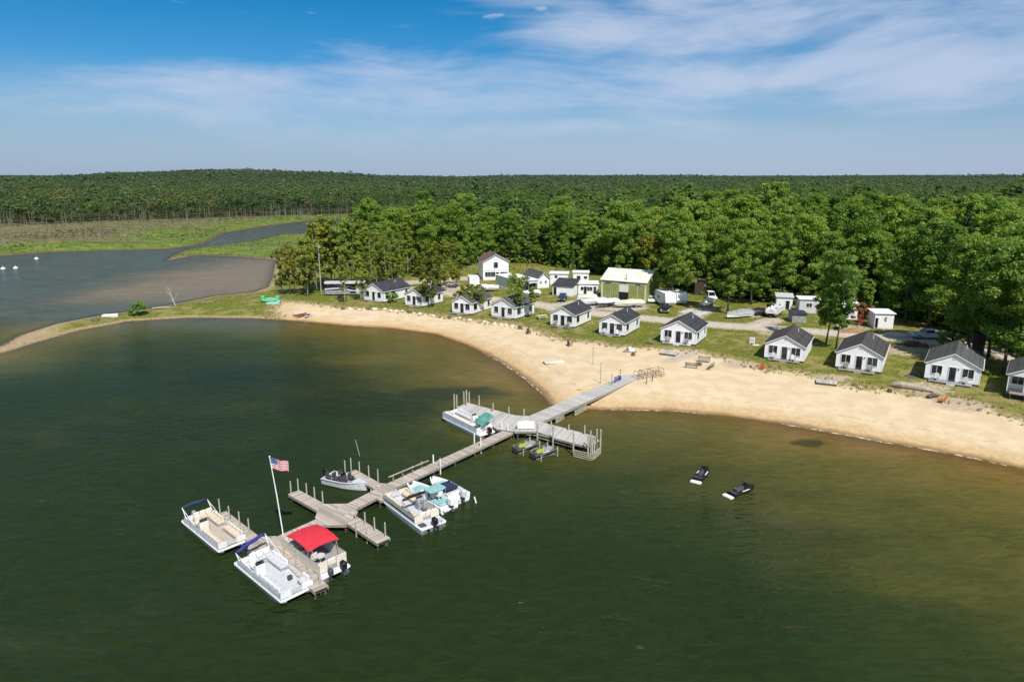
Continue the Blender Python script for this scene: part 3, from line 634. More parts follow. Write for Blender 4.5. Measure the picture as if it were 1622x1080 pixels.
MB().box(-h-.2, h+.2, -2.0, -.36, 2.55, 2.62).build('awning', M['lgrey'], t)
flat_cabin('park_trailer', 'white park trailer with two doors beside the green barn', 'trailer', 917, 466.5, 946, 469, 4, 2.7, ang=-4, wins=((-.62,1.2,2.0,.7),(.15,1.1,2.0,1.3)), doors=((-.3,.7),(.68,.7)))
flat_cabin('camper_trailer', 'white camper with small dark front window between the gabled cabin and dark-roofed shed', 'camper', 872, 451, 898, 453, 3.2, 3.0, ang=-8, wins=((-.3,1.9,2.6,.8),(.5,1.2,2.0,.6)))
flat_cabin('camper_trailer', 'white camper with dark windows parked behind the white park trailer', 'camper', 908, 449, 932, 450, 3.0, 2.9, ang=-5, wins=((-.3,1.3,2.1,1.0),(.6,1.3,2.0,.9)))
# small shed with dark lean roof
t, h = flat_cabin('lean_to_shed', 'white shed with dark lean-to roof behind the blue-black car', 'shed', 876, 468, 906, 471, 5, 2.4, ang=-24, roof='shingle', doors=((-.75,.8),), slope=1.2)
flat_cabin('storage_shed', 'small white shed with a black emblem on its wall', 'shed', 1383, 520, 1415, 523, 3.4, 2.9, ang=-7, roof='white', doors=((-.80,.55),), slope=.25)
sx0, sy0 = at(1401, 521.5, 1.35)
em = MB(); em.tube([(math.cos(a)*.26, -.02, math.sin(a)*.26+1.9) for a in [R(25+20*i) for i in range(15)]], .055, 5, False); em.box(-.05, .05, -.03, -.003, 1.55, 2.32); em.box(-.22, .22, -.031, -.004, 1.42, 1.5); em.box(-.2, .2, -.032, -.004, 2.0, 2.1)
sh = [o for o in COL.objects if o.name.startswith('storage_shed')][0]; em.build('emblem', M['black'], sh, (.25, 0, 0))
flat_cabin('box_trailer', 'white enclosed box trailer behind the parked pontoon boat', 'trailer', 1229, 490.5, 1254, 493, 4.5, 2.8, ang=-18, mat='white', roof='lgrey', doors=((.4,.8),))
flat_cabin('tool_shed', 'low grey shed with dark roof right of the parked pontoon boat', 'shed', 1254, 511, 1277, 513, 3.2, 1.7, ang=-8, mat='tarp', roof='shingle', doors=())
flat_cabin('camper_trailer', 'white camper half hidden behind the two roadside trees', 'camper', 1332, 505, 1357, 508, 3, 3.1, ang=-14, mat='white', wins=((.3,1.3,2.1,.9),))
flat_cabin('camper_trailer', 'grey-white camper in shade beyond the low grey shed', 'camper', 1265, 495, 1296, 498, 3, 2.9, ang=-10, mat='lgrey', wins=((.0,1.3,2.1,1.1),))
flat_cabin('outhouse', 'narrow dark brown outhouse behind the green-grey roofed cottage', 'outhouse', 1544, 566, 1557, 568, 1.8, 3.6, ang=-14, mat='brown', roof='brown', slope=.3)
flat_cabin('woodland_cabin', 'brown cabin in the shade behind the white car and boat trailer', 'cabin', 1100, 467, 1132, 469, 7, 3.6, ang=-10, mat='brown', roof='brown', wins=((.2,2.2,3.2,.9),))

# green barn
bl = at(949.5, 477, 1.35); br = at(1024.5, 480, 1.35); a = R(-30); L = math.dist(bl, br); h = L/2; bd = 9.5; be = 4.9; brs = 2.1
bx, by = (bl[0]+br[0])/2, (bl[1]+br[1])/2
t = empty('pole_barn', (bx, by, gz(bx, by)), a, 'green metal pole barn with white ribbed roof at the edge of the woods', 'barn')
wl = MB(); wl.sprism([(-h, -.5), (h, -.5), (h, be), (-h, be)], 0, bd)
for s in (-1, 1): wl.loft([[(x, -.0, be), (x, bd, be), (x, bd/2, be+brs)] for x in ((s*h-.1, s*h) if s > 0 else (-h, -h+.1))])
wl.build('wall', M['ribwall'], t)
rf = MB()
for y0, y1 in ((-.35, bd/2), (bd+.35, bd/2)):
    k = brs/(bd/2); z0 = be - k*.35 + .02
    rf.loft([[(x, y0, z0), (x, y1, be+brs+.02), (x, y1, be+brs+.12), (x, y0, z0+.1)] for x in (-h-.3, h+.3)])
rf.build('roof', M['metalroof'], t)
tm = MB(); tm.box(-h-.05, h+.05, -.09, -.004, be-.75, be-.45)
for x in (-h-.05, h-.35): tm.box(x, x+.4, -.10, -.005, -.3, be-.755)
for x in (-h*.58, h*.62): tm.box(x, x+.07, -.06, -.004, 0, be-.76)
tm.build('trim', M['ctarp'], t)
MB().box(-1.05, 1.25, -.03, -.004, 2.3, be-.78).build('door_header', M['cream'], t)
MB().box(-1.05, 1.25, -.032, -.004, .0, 2.295).build('door_opening', M['black'], t)
for s, x0, x1 in ((-1, -h*.56, -1.1), (1, 1.3, h*.60)):
    d = MB(); d.box(x0, x1, -.075, -.005, .1, be-.8); d.build('sliding_door', M['ribwall'], t)
sr = MB(); sr.box(-h*.8, -h*.55, -.14, -.094, be-.72, be-.58); sr.box(h*.55, h*.75, -.14, -.094, be-.72, be-.58); sr.box(-.9, .9, -.14, -.094, be-.6, be-.48); sr.build('door_track', M['dgrey'], t)

# utility poles
def pole(u, v, hgt, label, arm=True, lean=0):
    x, y, z = ground(u, v)
    t = empty('utility_pole', (x, y, z), .4, label, 'pole')
    MB().tube([(0,0,-.5), (lean*.5,0,hgt*.5), (lean,0,hgt)], [.15,.13,.10], 7).build('shaft', M['birch'], t)
    if arm:
        MB().box(-.8, .8, -.05, .05, hgt-.6, hgt-.48).build('cross_arm', M['timber'], t)
        m = MB(); m.tube([(0,-.1,hgt-.9), (0,-1.0,hgt-.7)], .03, 5); m.rbox(-.16, .16, -1.4, -.85, hgt-.8, hgt-.66); m.build('lamp', M['lgrey'], t)
pole(991, 478, 6.5, 'thin grey utility pole in front of the barn door', False)
pole(509, 466, 12.5, 'weathered utility pole among the birches left of the black motorhome', True)

# ------------------------------------------------------------------ trees
def leaf_quads(cent, nrm, size, rr):
    n = len(cent); a = np.cross(nrm, rr.normal(size=(n, 3))); a /= np.linalg.norm(a, axis=1)[:, None] + 1e-9; b = np.cross(nrm, a)
    s = size * rr.uniform(.6, 1.3, (n, 1)); a = a * s; b = b * s * rr.uniform(.5, .9, (n, 1))
    return np.stack([cent - a*.5, cent - b*.5 + a*.05, cent + a*.6, cent + b*.5], 1)
def crown(seed, Rr, z0, z1, ncl, nlf, size, kind='round', flat=.75):
    """many small leaf clusters on the limbs of one crown -> quads and their shade"""
    rr = np.random.default_rng(seed); Q = []; S = []
    off = rr.normal(0, .12*Rr, 2); hh = z1 - z0
    lob = rr.uniform(0, 6.28, 3)
    for i in range(ncl):
        tt = rr.uniform(0, 1) ** (.85 if kind != 'cone' else 1.25)
        if kind == 'round': prof = math.sqrt(max(.02, 1 - ((tt - .42) / .62) ** 2))
        elif kind == 'oval': prof = math.sqrt(max(.02, 1 - ((tt - .5) / .56) ** 2)) * .95
        elif kind == 'cone': prof = max(.06, (1 - tt) ** .8) * (.75 + .25*math.sin(tt*40))
        an = rr.uniform(0, 2*math.pi)
        prof *= 1 + .20*math.sin(2*an + lob[0]) + .14*math.sin(3*an + lob[1] + 4*tt)
        rad = Rr * prof * (rr.uniform(.55, 1.0) if rr.random() < .82 else rr.uniform(.1, .6))
        rc = Rr * (rr.uniform(.16, .31) if kind != 'cone' else rr.uniform(.16, .30))
        c = np.array([math.cos(an)*rad + off[0]*tt, math.sin(an)*rad + off[1]*tt, z0 + hh*tt])
        d = rr.normal(size=(nlf, 3)); d[:, 2] = d[:, 2]*.8 + .35; d /= np.linalg.norm(d, axis=1)[:, None]
        rad_l = rr.uniform(.55, 1.05, (nlf, 1)); p = c + d * rad_l * rc * np.array([1, 1, flat if kind != 'cone' else .5])
        nr = d * .7 + rr.normal(0, .5, (nlf, 3)) + np.array([0, -.12, .55]); nr /= np.linalg.norm(nr, axis=1)[:, None]
        Q.append(leaf_quads(p, nr, size, rr))
        base = rr.normal(.46, .16) + .10*(tt - .5) + .12*(rad/Rr - .6)  # crown shading put into the colour: top and outside lighter, depths darker
        S.append(np.clip(base + rr.normal(0, .10, nlf) + .10*d[:, 2], 0, 1))  # light tops of the clusters painted in as well
    return np.concatenate(Q), np.concatenate(S)
def quad_mesh(name, Q, S, mats, mi=None):
    n = len(Q); me = bpy.data.meshes.new(name)
    me.vertices.add(n*4); me.vertices.foreach_set('co', Q.reshape(-1).astype(np.float32))
    me.loops.add(n*4); me.loops.foreach_set('vertex_index', np.arange(n*4, dtype=np.int32))
    me.polygons.add(n); me.polygons.foreach_set('loop_start', np.arange(0, n*4, 4, dtype=np.int32))
    if mi is not None: me.polygons.foreach_set('material_index', mi.astype(np.int32))
    me.update(calc_edges=True)
    me.attributes.new('shade', 'FLOAT', 'POINT').data.foreach_set('value', np.repeat(S, 4).astype(np.float32))
    for m in mats: me.materials.append(m)
    return me
def trunk_mesh(seed, hgt, rad, z_l, Rr, mat, nl=7, forks=1):
    rr = random.Random(seed); mb = MB(); x = y = 0; pts = []; rs = []
    for i in range(6):
        q = i / 5; pts.append((x, y, -.4 + (hgt+.4)*q)); rs.append(rad*(1.25 if i == 0 else 1 - .85*q)); x += rr.uniform(-.3, .3); y += rr.uniform(-.3, .3)
    mb.tube(pts, rs, 7)
    for i in range(nl):
        q = rr.uniform(z_l/hgt, .9); k = int(q*5); f = q*5 - k; p = Vector(pts[k]).lerp(Vector(pts[min(5, k+1)]), f)
        a = rr.uniform(0, 6.28); L = Rr * rr.uniform(.55, .9) * (1 - .35*q)
        e = p + Vector((math.cos(a)*L, math.sin(a)*L, L*rr.uniform(.35, .8))); m_ = p.lerp(e, .5) + Vector((0, 0, .25))
        mb.tube([p, m_, e], [rad*.42*(1-q*.5), rad*.25, rad*.06], 5)
    me = mb.mesh('trunk'); me.materials.append(M[mat]); me.shade_smooth(); return me
PROTO = {}
def proto(key, n, f): PROTO[key] = [f(i) for i in range(n)]
def mk(seed, Rr, z0, z1, ncl, nlf, size, kind, leafm, barkm, rad, flat=.75, z_l=None):
    Q, S = crown(seed, Rr, z0, z1, ncl, nlf, size, kind, flat)
    return quad_mesh('crown', Q, S, [M[leafm]]), trunk_mesh(seed, z0 + (z1-z0)*.82, rad, z_l or z0, Rr, barkm)
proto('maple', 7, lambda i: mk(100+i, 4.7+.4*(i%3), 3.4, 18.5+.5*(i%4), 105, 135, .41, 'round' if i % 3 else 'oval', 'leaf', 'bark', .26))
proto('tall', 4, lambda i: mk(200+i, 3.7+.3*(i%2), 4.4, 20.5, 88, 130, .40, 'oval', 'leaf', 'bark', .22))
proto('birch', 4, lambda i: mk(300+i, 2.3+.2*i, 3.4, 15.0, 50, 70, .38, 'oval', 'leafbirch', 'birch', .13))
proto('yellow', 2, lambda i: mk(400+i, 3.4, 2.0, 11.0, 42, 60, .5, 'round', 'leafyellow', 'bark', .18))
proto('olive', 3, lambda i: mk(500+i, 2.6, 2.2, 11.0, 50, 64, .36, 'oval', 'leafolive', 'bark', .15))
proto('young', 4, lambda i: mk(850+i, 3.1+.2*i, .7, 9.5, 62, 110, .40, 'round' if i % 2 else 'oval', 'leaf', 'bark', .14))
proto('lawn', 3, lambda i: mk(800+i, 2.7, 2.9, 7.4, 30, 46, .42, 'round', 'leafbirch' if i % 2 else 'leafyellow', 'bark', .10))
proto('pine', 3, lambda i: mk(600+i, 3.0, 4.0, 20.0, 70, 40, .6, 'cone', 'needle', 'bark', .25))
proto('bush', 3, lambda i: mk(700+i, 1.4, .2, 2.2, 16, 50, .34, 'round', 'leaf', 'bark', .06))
proto('redbush', 1, lambda i: mk(720+i, 1.6, .4, 3.2, 18, 46, .34, 'round', 'leafred', 'bark', .07))
ntree = 0
def tree(kind, x, y, s, label, cat='tree', group=None, i=None, z=None, name=None, sz=1.0):
    global ntree
    pr = PROTO[kind][(ntree if i is None else i) % len(PROTO[kind])]; ntree += 1
    t = empty(name or {'maple':'leafy_tree','tall':'tall_leafy_tree','birch':'birch_tree','yellow':'yellow_green_tree','lawn':'small_leafy_tree','young':'young_leafy_tree','olive':'olive_tree','pine':'pine_tree','bush':'green_bush','redbush':'rusty_bush'}[kind],
              (x, y, gz(x, y) if z is None else z), random.uniform(0, 6.28), label, cat, group)
    if name is None and kind == 'olive': t.name = 'brownish_tree'
    t.scale = (s, s, s*sz)
    for nm, me in (('trunk', pr[1]), ('crown', pr[0])):
        o = bpy.data.objects.new(nm, me); COL.objects.link(o); o.parent = t
    return t
def tree_px(kind, u, v, top, label, **k):
    """tree whose foot was sighted at (u, v) and whose top reaches the sight line at height 'top'"""
    x, y, z = ground(u, v); dy = -(top - 540) / FOC
    sl = (-math.sin(PITCH) + dy*math.cos(PITCH)) / (math.cos(PITCH) + dy*math.sin(PITCH)); zt = H + y*sl
    top0 = {'maple': 19.3, 'tall': 21.2, 'birch': 15.5, 'yellow': 11.6, 'lawn': 7.8, 'olive': 11.5, 'pine': 20.6, 'bush': 2.5, 'redbush': 3.6}[kind]
    s = (zt - z) / top0; thin = k.pop('thin', 1)
    o = tree(kind, x, y, s, label, **k); o.scale = (s*thin, s*thin, s); return o
# single trees that stand out
tree_px('tall', 1308, 545, 396, 'slim tree by the road, left of the pair between two grey-brown roofed cottages', i=1, thin=.85)
tree_px('tall', 1324, 553, 388, 'slim tree by the road, right of the pair between two grey-brown roofed cottages', i=0, thin=.85)
tree_px('tall', 1506, 553, 372, 'tall tree beside the silver pickup truck', i=1, thin=.62)
tree_px('maple', 1590, 592, 392, 'big leafy tree behind the cottage at the right picture edge', i=2)
tree_px('maple', 1650, 600, 400, 'leafy tree overhanging the right picture edge', i=4)
tree_px('lawn', 825, 503, 437, 'slim tree leaning its crown over the roof of the cottage nearest the yellow lawn table', i=1)
tree_px('maple', 812, 478, 434, 'dense round tree rising behind the cottage nearest the yellow lawn table', i=2)
tree_px('lawn', 757, 495, 450, 'small bright tree leaning over the mossy cottage roof', i=0)
tree_px('lawn', 733, 493, 455, 'small leafy tree at the front corner of the mossy-roofed cottage', i=2)
tree_px('lawn', 680, 487, 436, 'thin tree with its crown over the roof of the cottage beside the pale gravel yard', i=0)
tree_px('yellow', 684, 474, 408, 'bright yellow-green tree behind the cottage beside the pale gravel yard', i=0)
tree_px('bush', 620, 479, 461, 'round green bush against the long slate-roofed cottage', cat='bush')
tree_px('olive', 700, 462, 374, 'olive-brown tree in front of the two-storey house woods', i=0)
tree_px('olive', 722, 456, 385, 'smaller olive-brown tree just left of the two-storey house', i=1)
tree_px('bush', 738, 468, 446, 'round green bush beside the white wrapped boat', cat='bush')
tree_px('yellow', 1026, 447, 372, 'yellow-green tree behind the barn roof', i=1)
tree_px('tall', 1064, 482, 330, 'pale-trunked tree at the right corner of the barn', i=2)
tree_px('tall', 1088, 478, 352, 'slender tree right of the parked white trailers', i=3)
tree_px('tall', 1152, 497, 345, 'thin trunked tree left of the tarped boat', i=1)
tree_px('maple', 1190, 482, 372, 'full leafy tree behind the tarped boat', i=3)
tree_px('maple', 1222, 432, 287, 'tallest tree with a rusty tinted top rising above the canopy', i=0)
tree_px('redbush', 1364, 512, 478, 'rusty leaved bush beside the red machine', cat='bush')
tree_px('bush', 1502, 552, 522, 'green bush behind the silver pickup truck', cat='bush')
tree_px('bush', 1390, 500, 478, 'green undergrowth bush behind the white emblem shed', cat='bush')
tree_px('bush', 220, 503, 473, 'small dark evergreen bush alone on the spit', cat='bush', i=1, name='evergreen_bush')
for k, (u, v, tp) in enumerate([(447,466,392),(459,467,385),(466,466,388),(482,465,390),(492,465,396)]):
    tree_px('olive', u, v, tp, 'slim olive-brown tree of the clump by the water behind the green raft', thin=.75, group='olive clump by the back bay')
for k, (u, v, tp, kd) in enumerate([(503,462,350,'birch'),(517,460,338,'birch'),(531,458,346,'birch'),(545,460,352,'tall'),(556,456,342,'birch'),(568,455,340,'birch'),(579,450,352,'birch'),(590,462,395,'birch'),(548,452,350,'tall'),(603,448,362,'birch'),(526,452,352,'birch'),(512,450,356,'birch')]):
    tree_px(kd, u, v, tp, 'tall pale green birch of the grove behind the black motorhome' if kd == 'birch' else 'dark leafy tree among the birches behind the black motorhome', group='birch grove behind the motorhome')
for k, (u, v, tp, kd) in enumerate([(618,440,350,'maple'),(632,446,372,'birch'),(646,436,340,'birch'),(655,430,335,'maple'),(668,440,380,'olive'),(640,452,400,'birch'),(612,452,385,'birch')]):
    tree_px(kd, u, v, tp, 'tree in the thin belt behind the two leftmost cottages', group='belt of trees behind the leftmost cottages')

tree_px('birch', 546, 481, 392, 'thin pale birch standing in front of the black motorhome', thin=.8, i=0)
tree_px('birch', 572, 478, 402, 'thin birch between the black motorhome and the long slate-roofed cottage', thin=.9, i=1)
tree_px('birch', 487, 470, 372, 'young birch right of the olive-brown clump by the water', i=2)

for k, (u, v, tp) in enumerate([(498,460,362),(524,459,341),(537,463,356),(552,461,347),(563,460,352),(585,457,358),(597,455,366),(610,458,372),(622,452,362)]):
    tree_px('birch', u, v, tp, 'tall pale green birch of the grove behind the black motorhome', group='birch grove behind the motorhome', thin=.85)
for k, (u, v, tp) in enumerate([(1434,512,362),(1468,519,352),(1532,556,372),(1566,566,380),(1606,584,392)]):
    tree_px('maple', u, v, tp, 'large leafy tree of the front row shading the ground behind the right-hand cottages', group='large front-row trees behind the right-hand cottages')

# near woods: individual trees on a jittered lattice inside the wood's outline
spots = []
yy = 112.0
while yy < 335:
    st = 7.2 if yy < 200 else 8.6
    xx = -70.0
    while xx < 250:
        x, y = xx + random.uniform(-2.6, 2.6), yy + random.uniform(-2.6, 2.6)
        if sdf(np.array([x]), np.array([y]), forest_poly)[0] > 1.0 and abs(x) < .79*y + 6: spots.append((y, x))
        xx += st
    yy += st
spots.sort()
def zone(x, y):
    u = 811 + FOC * x / (y * math.cos(PITCH) + (H-1.4)*math.sin(PITCH))
    dep = 'front edge' if sdf(np.array([x]), np.array([y]), forest_poly)[0] < 9 else ('middle' if y < 215 else 'far side')
    wh = [(700, 'left of the two-storey house'), (850, 'behind the two-storey house'), (1060, 'behind the green barn'), (1190, 'behind the boat trailers'), (1330, 'above the grey-brown roofed cottage'), (1460, 'above the white emblem shed'), (9999, 'above the right-hand cottages')]
    return dep, [w_ for lim, w_ in wh if u < lim][0]
NEAR = 240
fl_ = [math.dist(a, b) for a, b in zip(front_edge[:-1], front_edge[1:])]; tot = sum(fl_); pos = 3.0
while pos < tot - 2:
    q = pos; i = 0
    while q > fl_[i]: q -= fl_[i]; i += 1
    (x0, y0), (x1, y1) = front_edge[i], front_edge[i+1]; x, y = x0+(x1-x0)*q/fl_[i]+random.uniform(-.8,.8), y0+(y1-y0)*q/fl_[i]+random.uniform(1.5,5.5)
    pos += random.uniform(4.2, 8.0)
    if abs(x) > .80*y + 4 or (abs(x-bx-2) < 10.5 and abs(y-by-5) < 11): continue
    dep, wh = zone(x, y); tree('young', x, y, random.uniform(.65, 1.1), 'low young tree at the wood edge %s' % wh, group='young trees at the wood edge %s' % wh)
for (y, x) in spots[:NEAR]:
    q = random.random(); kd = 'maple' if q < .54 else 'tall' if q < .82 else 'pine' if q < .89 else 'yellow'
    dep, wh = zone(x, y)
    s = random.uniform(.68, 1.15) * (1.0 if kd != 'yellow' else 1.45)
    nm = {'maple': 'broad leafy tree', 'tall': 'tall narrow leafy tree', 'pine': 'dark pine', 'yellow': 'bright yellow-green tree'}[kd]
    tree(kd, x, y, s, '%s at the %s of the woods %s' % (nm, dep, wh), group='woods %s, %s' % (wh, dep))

# far woods that read as one mass: one object
def small_crown(seed, kind, nq, size):
    rr = np.random.default_rng(seed)
    if kind == 'cone':
        t = rr.uniform(0, 1, nq)**1.1; an = rr.uniform(0, 6.28, nq); r = (1 - t)**.8*.27*rr.uniform(.5, 1, nq) + .02; c = np.stack([np.cos(an)*r, np.sin(an)*r, .22+.78*t], 1)
        d = np.stack([np.cos(an), np.sin(an), np.full(nq, .8)], 1)
    else:
        d = rr.normal(size=(nq, 3)); d[:, 2] = np.abs(d[:, 2])*.9 + d[:, 2]*.1; d /= np.linalg.norm(d, axis=1)[:, None]; c = d*np.array([.30, .30, .36])*rr.uniform(.65, 1.0, (nq, 1)) + np.array([0, 0, .60])
    nr = d*.55 + rr.normal(0, .3, (nq, 3)) + np.array([0, 0, .75]); nr /= np.linalg.norm(nr, axis=1)[:, None]
    return leaf_quads(c, nr, size, rr), np.clip(.42 + .22*(c[:, 2]-.6) + rr.normal(0, .10, nq), 0, 1)  # leaf colour lightened towards the crown top to imitate light from above
allQ, allS, allM = [], [], []
def vnoise(x, y, sc):
    r_ = np.random.default_rng(77); o = np.zeros(len(x))
    for i in range(9):
        a = r_.uniform(0, 6.28); f_ = r_.uniform(.6, 2.4)/sc*2; o += np.sin(x*math.cos(a)*f_ + y*math.sin(a)*f_*.7 + r_.uniform(0, 6.28)) / 3.2
    return np.clip(o, -1, 1)
def scatter(x0, x1, y0, y1, step, protos, hlo, hhi, minfo, jitter=.45):
    gx, gy = np.meshgrid(np.arange(x0, x1, step), np.arange(y0, y1, step))
    x = (gx + rng.uniform(-jitter, jitter, gx.shape)*step).ravel(); y = (gy + rng.uniform(-jitter, jitter, gx.shape)*step).ravel()
    k = (np.abs(x) < .80*y + 15); x, y = x[k], y[k]
    s = land_sd(x, y); edge = 430 + 170*np.clip((x+320)/320, 0, 1) + 14*np.sin(x/37.) + 9*np.sin(x/11.)
    k = (y > edge) & (s > 30) if minfo == 'far' else (y > edge - 20) & (y < edge + 8) & (s > 14) & (rng.uniform(0, 1, len(x)) < np.clip((y - edge + 22)/24, .12, 1)) if minfo == 'edge' else (y < edge) & (s > 3) & (s < 150) & (x < 20) & (vnoise(x, y*2.2, 45) > .18) & (sdf(x, y, forest_poly) < -2) & (y > 225) if minfo == 'marsh' else (sdf(x, y, forest_poly) > 0) | ((y > 328) & (x > -28) & (y <= edge + 6) & (s > 4))
    x, y, s = x[k], y[k], s[k]; z = height(x, y, s)
    cl = vnoise(x, y, 60 if y1 < 800 else 170); dn = vnoise(x + 900, y - 300, 26 if y1 < 800 else 90)
    k = dn > -.78; x, y, s, z, cl, dn = x[k], y[k], s[k], z[k], cl[k], dn[k]
    which = np.clip(((rng.uniform(0, 1, len(x))*.62 + .19 + .30*cl) * len(protos)).astype(int), 0, len(protos)-1)
    for i in range(len(protos)):
        pick = which == i; px, py, pz = x[pick], y[pick], z[pick]; n = len(px)
        if n == 0: continue
        Qp, Sp, m_ = protos[i]; hgt = rng.uniform(hlo, hhi, n) * (1 + .22*dn[pick]) * np.where(rng.uniform(0, 1, n) < .06, 1.3, 1.0); a = rng.uniform(0, 6.28, n); wd = hgt * rng.uniform(.8, 1.15, n)
        ca, sa = np.cos(a), np.sin(a); V = Qp[None]
        X_ = V[..., 0]*ca[:, None, None] - V[..., 1]*sa[:, None, None]; Y_ = V[..., 0]*sa[:, None, None] + V[..., 1]*ca[:, None, None]
        W = np.stack([X_*wd[:, None, None] + px[:, None, None], Y_*wd[:, None, None] + py[:, None, None], V[..., 2]*hgt[:, None, None] + pz[:, None, None]], -1)
        allQ.append(W.reshape(-1, 4, 3)); fl = np.clip((py[:, None] - 500) / 2200, 0, .65); sh = np.clip((Sp[None] - .5)*(1 - fl) + .5 + (.25*np.exp(-((px + 1130)/480)**2)*(py > 1500))[:, None] + (rng.normal(0, .13, (n, 1)) + .16*cl[pick][:, None])*(1 - .5*fl), 0, 1)  # leaf tones flattened with distance, haze put into the colour
        allS.append(sh.ravel()); allM.append(np.full(n*len(Qp), m_))
A_ = [(*small_crown(1, 'cone', 110, .085), 1), (*small_crown(2, 'round', 130, .10), 0), (*small_crown(3, 'round', 120, .10), 1), (*small_crown(4, 'round', 120, .10), 2), (*small_crown(5, 'cone', 100, .09), 1), (*small_crown(6, 'round', 130, .10), 0), (*small_crown(7, 'round', 110, .11), 1)]
B_ = [(*small_crown(11, 'cone', 34, .15), 1), (*small_crown(12, 'round', 36, .19), 0), (*small_crown(13, 'round', 34, .19), 1), (*small_crown(15, 'round', 30, .2), 2), (*small_crown(16, 'round', 34, .19), 1)]
C_ = [(*small_crown(21, 'round', 14, .34), 1), (*small_crown(22, 'round', 14, .36), 0), (*small_crown(23, 'cone', 12, .30), 1), (*small_crown(24, 'round', 14, .36), 1)]
G_ = [(*small_crown(31, 'round', 330, .075), 0), (*small_crown(32, 'round', 330, .075), 0), (*small_crown(33, 'cone', 220, .09), 1)]
scatter(-70, 480, 112, 560, 8.6, G_, 14, 19, 'near')
# the nearest trees are individuals; drop mass trees standing in their area
scatter(-700, 700, 420, 760, 6.4, A_, 6, 15, 'far', .8); scatter(-1250, 1250, 760, 1500, 8.5, B_, 6, 14, 'far', .8); scatter(-3300, 3300, 1500, 3900, 16, C_, 7, 15, 'far', .8)
ylim = spots[:NEAR][-1][0]
scatter(-420, 30, 205, 640, 3.6, A_, .7, 2.4, 'marsh', .8)
scatter(-420, 60, 395, 640, 5.0, A_, 1.5, 6.5, 'edge', .8)
Qc = np.concatenate(allQ); Sc = np.concatenate(allS); Mc = np.concatenate(allM)
# grey bare stems along the edge of the far wood
fx = rng.uniform(-360, 60, 420); fy = 424 + 170*np.clip((fx+320)/320, 0, 1) + 14*np.sin(fx/37.) + 9*np.sin(fx/11.) + rng.uniform(-14, 8, 420); hh = rng.uniform(2.0, 9.0, 420)
k = np.abs(fx) < .8*fy; fx, fy, hh = fx[k], fy[k], hh[k]; fs = land_sd(fx, fy); k = fs > 6; fx, fy, hh, fs = fx[k], fy[k], hh[k], fs[k]; fz = height(fx, fy, fs); wd = rng.uniform(.12, .30, len(fx)); ln = rng.uniform(-.8, .8, len(fx))
st = np.stack([np.stack([fx-wd, fy, fz-.3], 1), np.stack([fx+wd, fy, fz-.3], 1), np.stack([fx+ln+wd*.3, fy, fz+hh], 1), np.stack([fx+ln-wd*.3, fy, fz+hh], 1)], 1)
st2 = np.stack([np.stack([fx, fy-wd, fz-.3], 1), np.stack([fx, fy+wd, fz-.3], 1), np.stack([fx+ln, fy+wd*.3, fz+hh*.9], 1), np.stack([fx+ln, fy-wd*.3, fz+hh*.9], 1)], 1)
near_mask = Qc[:, 0, 1] < 425
keepn = ~(near_mask & (Qc[:, 0, 1] < ylim + 1.0))
Qc, Sc, Mc = Qc[keepn], Sc[keepn], Mc[keepn]
Qc = np.concatenate([Qc, st, st2]); Sc = np.concatenate([Sc, np.full(2*len(st), .5)]); Mc = np.concatenate([Mc, np.full(2*len(st), 3)])
# distant foliage; its paler, bluer tone is haze mixed into the colour
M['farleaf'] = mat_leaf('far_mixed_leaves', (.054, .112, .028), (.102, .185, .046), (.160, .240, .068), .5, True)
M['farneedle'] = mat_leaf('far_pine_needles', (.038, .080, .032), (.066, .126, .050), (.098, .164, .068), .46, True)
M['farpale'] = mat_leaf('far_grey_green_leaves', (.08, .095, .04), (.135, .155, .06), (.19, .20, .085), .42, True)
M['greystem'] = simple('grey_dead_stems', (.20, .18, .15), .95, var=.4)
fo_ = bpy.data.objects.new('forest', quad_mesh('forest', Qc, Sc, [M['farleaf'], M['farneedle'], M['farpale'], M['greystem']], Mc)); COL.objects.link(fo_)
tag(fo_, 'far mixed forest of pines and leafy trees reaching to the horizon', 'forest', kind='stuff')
print('forest quads', len(Qc), 'near trees', ntree, 'ylim', ylim)

# tangled undergrowth along the edge of the woods
uq, us = [], []
for k in range(420):
    q = rng.uniform(0, len(front_edge) - 1.001); i = int(q); f_ = q - i; (x0, y0), (x1, y1) = front_edge[i], front_edge[i+1]
    x, y = x0 + (x1-x0)*f_ + rng.normal(0, 1.2), y0 + (y1-y0)*f_ + rng.uniform(.5, 7.5)
    if any(abs(x - bx0) < 9 and y < by0 + 14 and y > by0 - 4 for bx0, by0 in ((bx, by),)): continue
    Q_, S_ = crown(900 + k % 9, rng.uniform(.9, 1.9), .0, rng.uniform(1.0, 3.2), 7, 26, .42, 'round'); uq.append(Q_ + np.array([x, y, gz(x, y)])); us.append(S_)
un = bpy.data.objects.new('undergrowth', quad_mesh('undergrowth', np.concatenate(uq), np.concatenate(us), [M['leaf']])); COL.objects.link(un)
tag(un, 'tangled green undergrowth along the shaded front edge of the woods', 'undergrowth', kind='stuff')
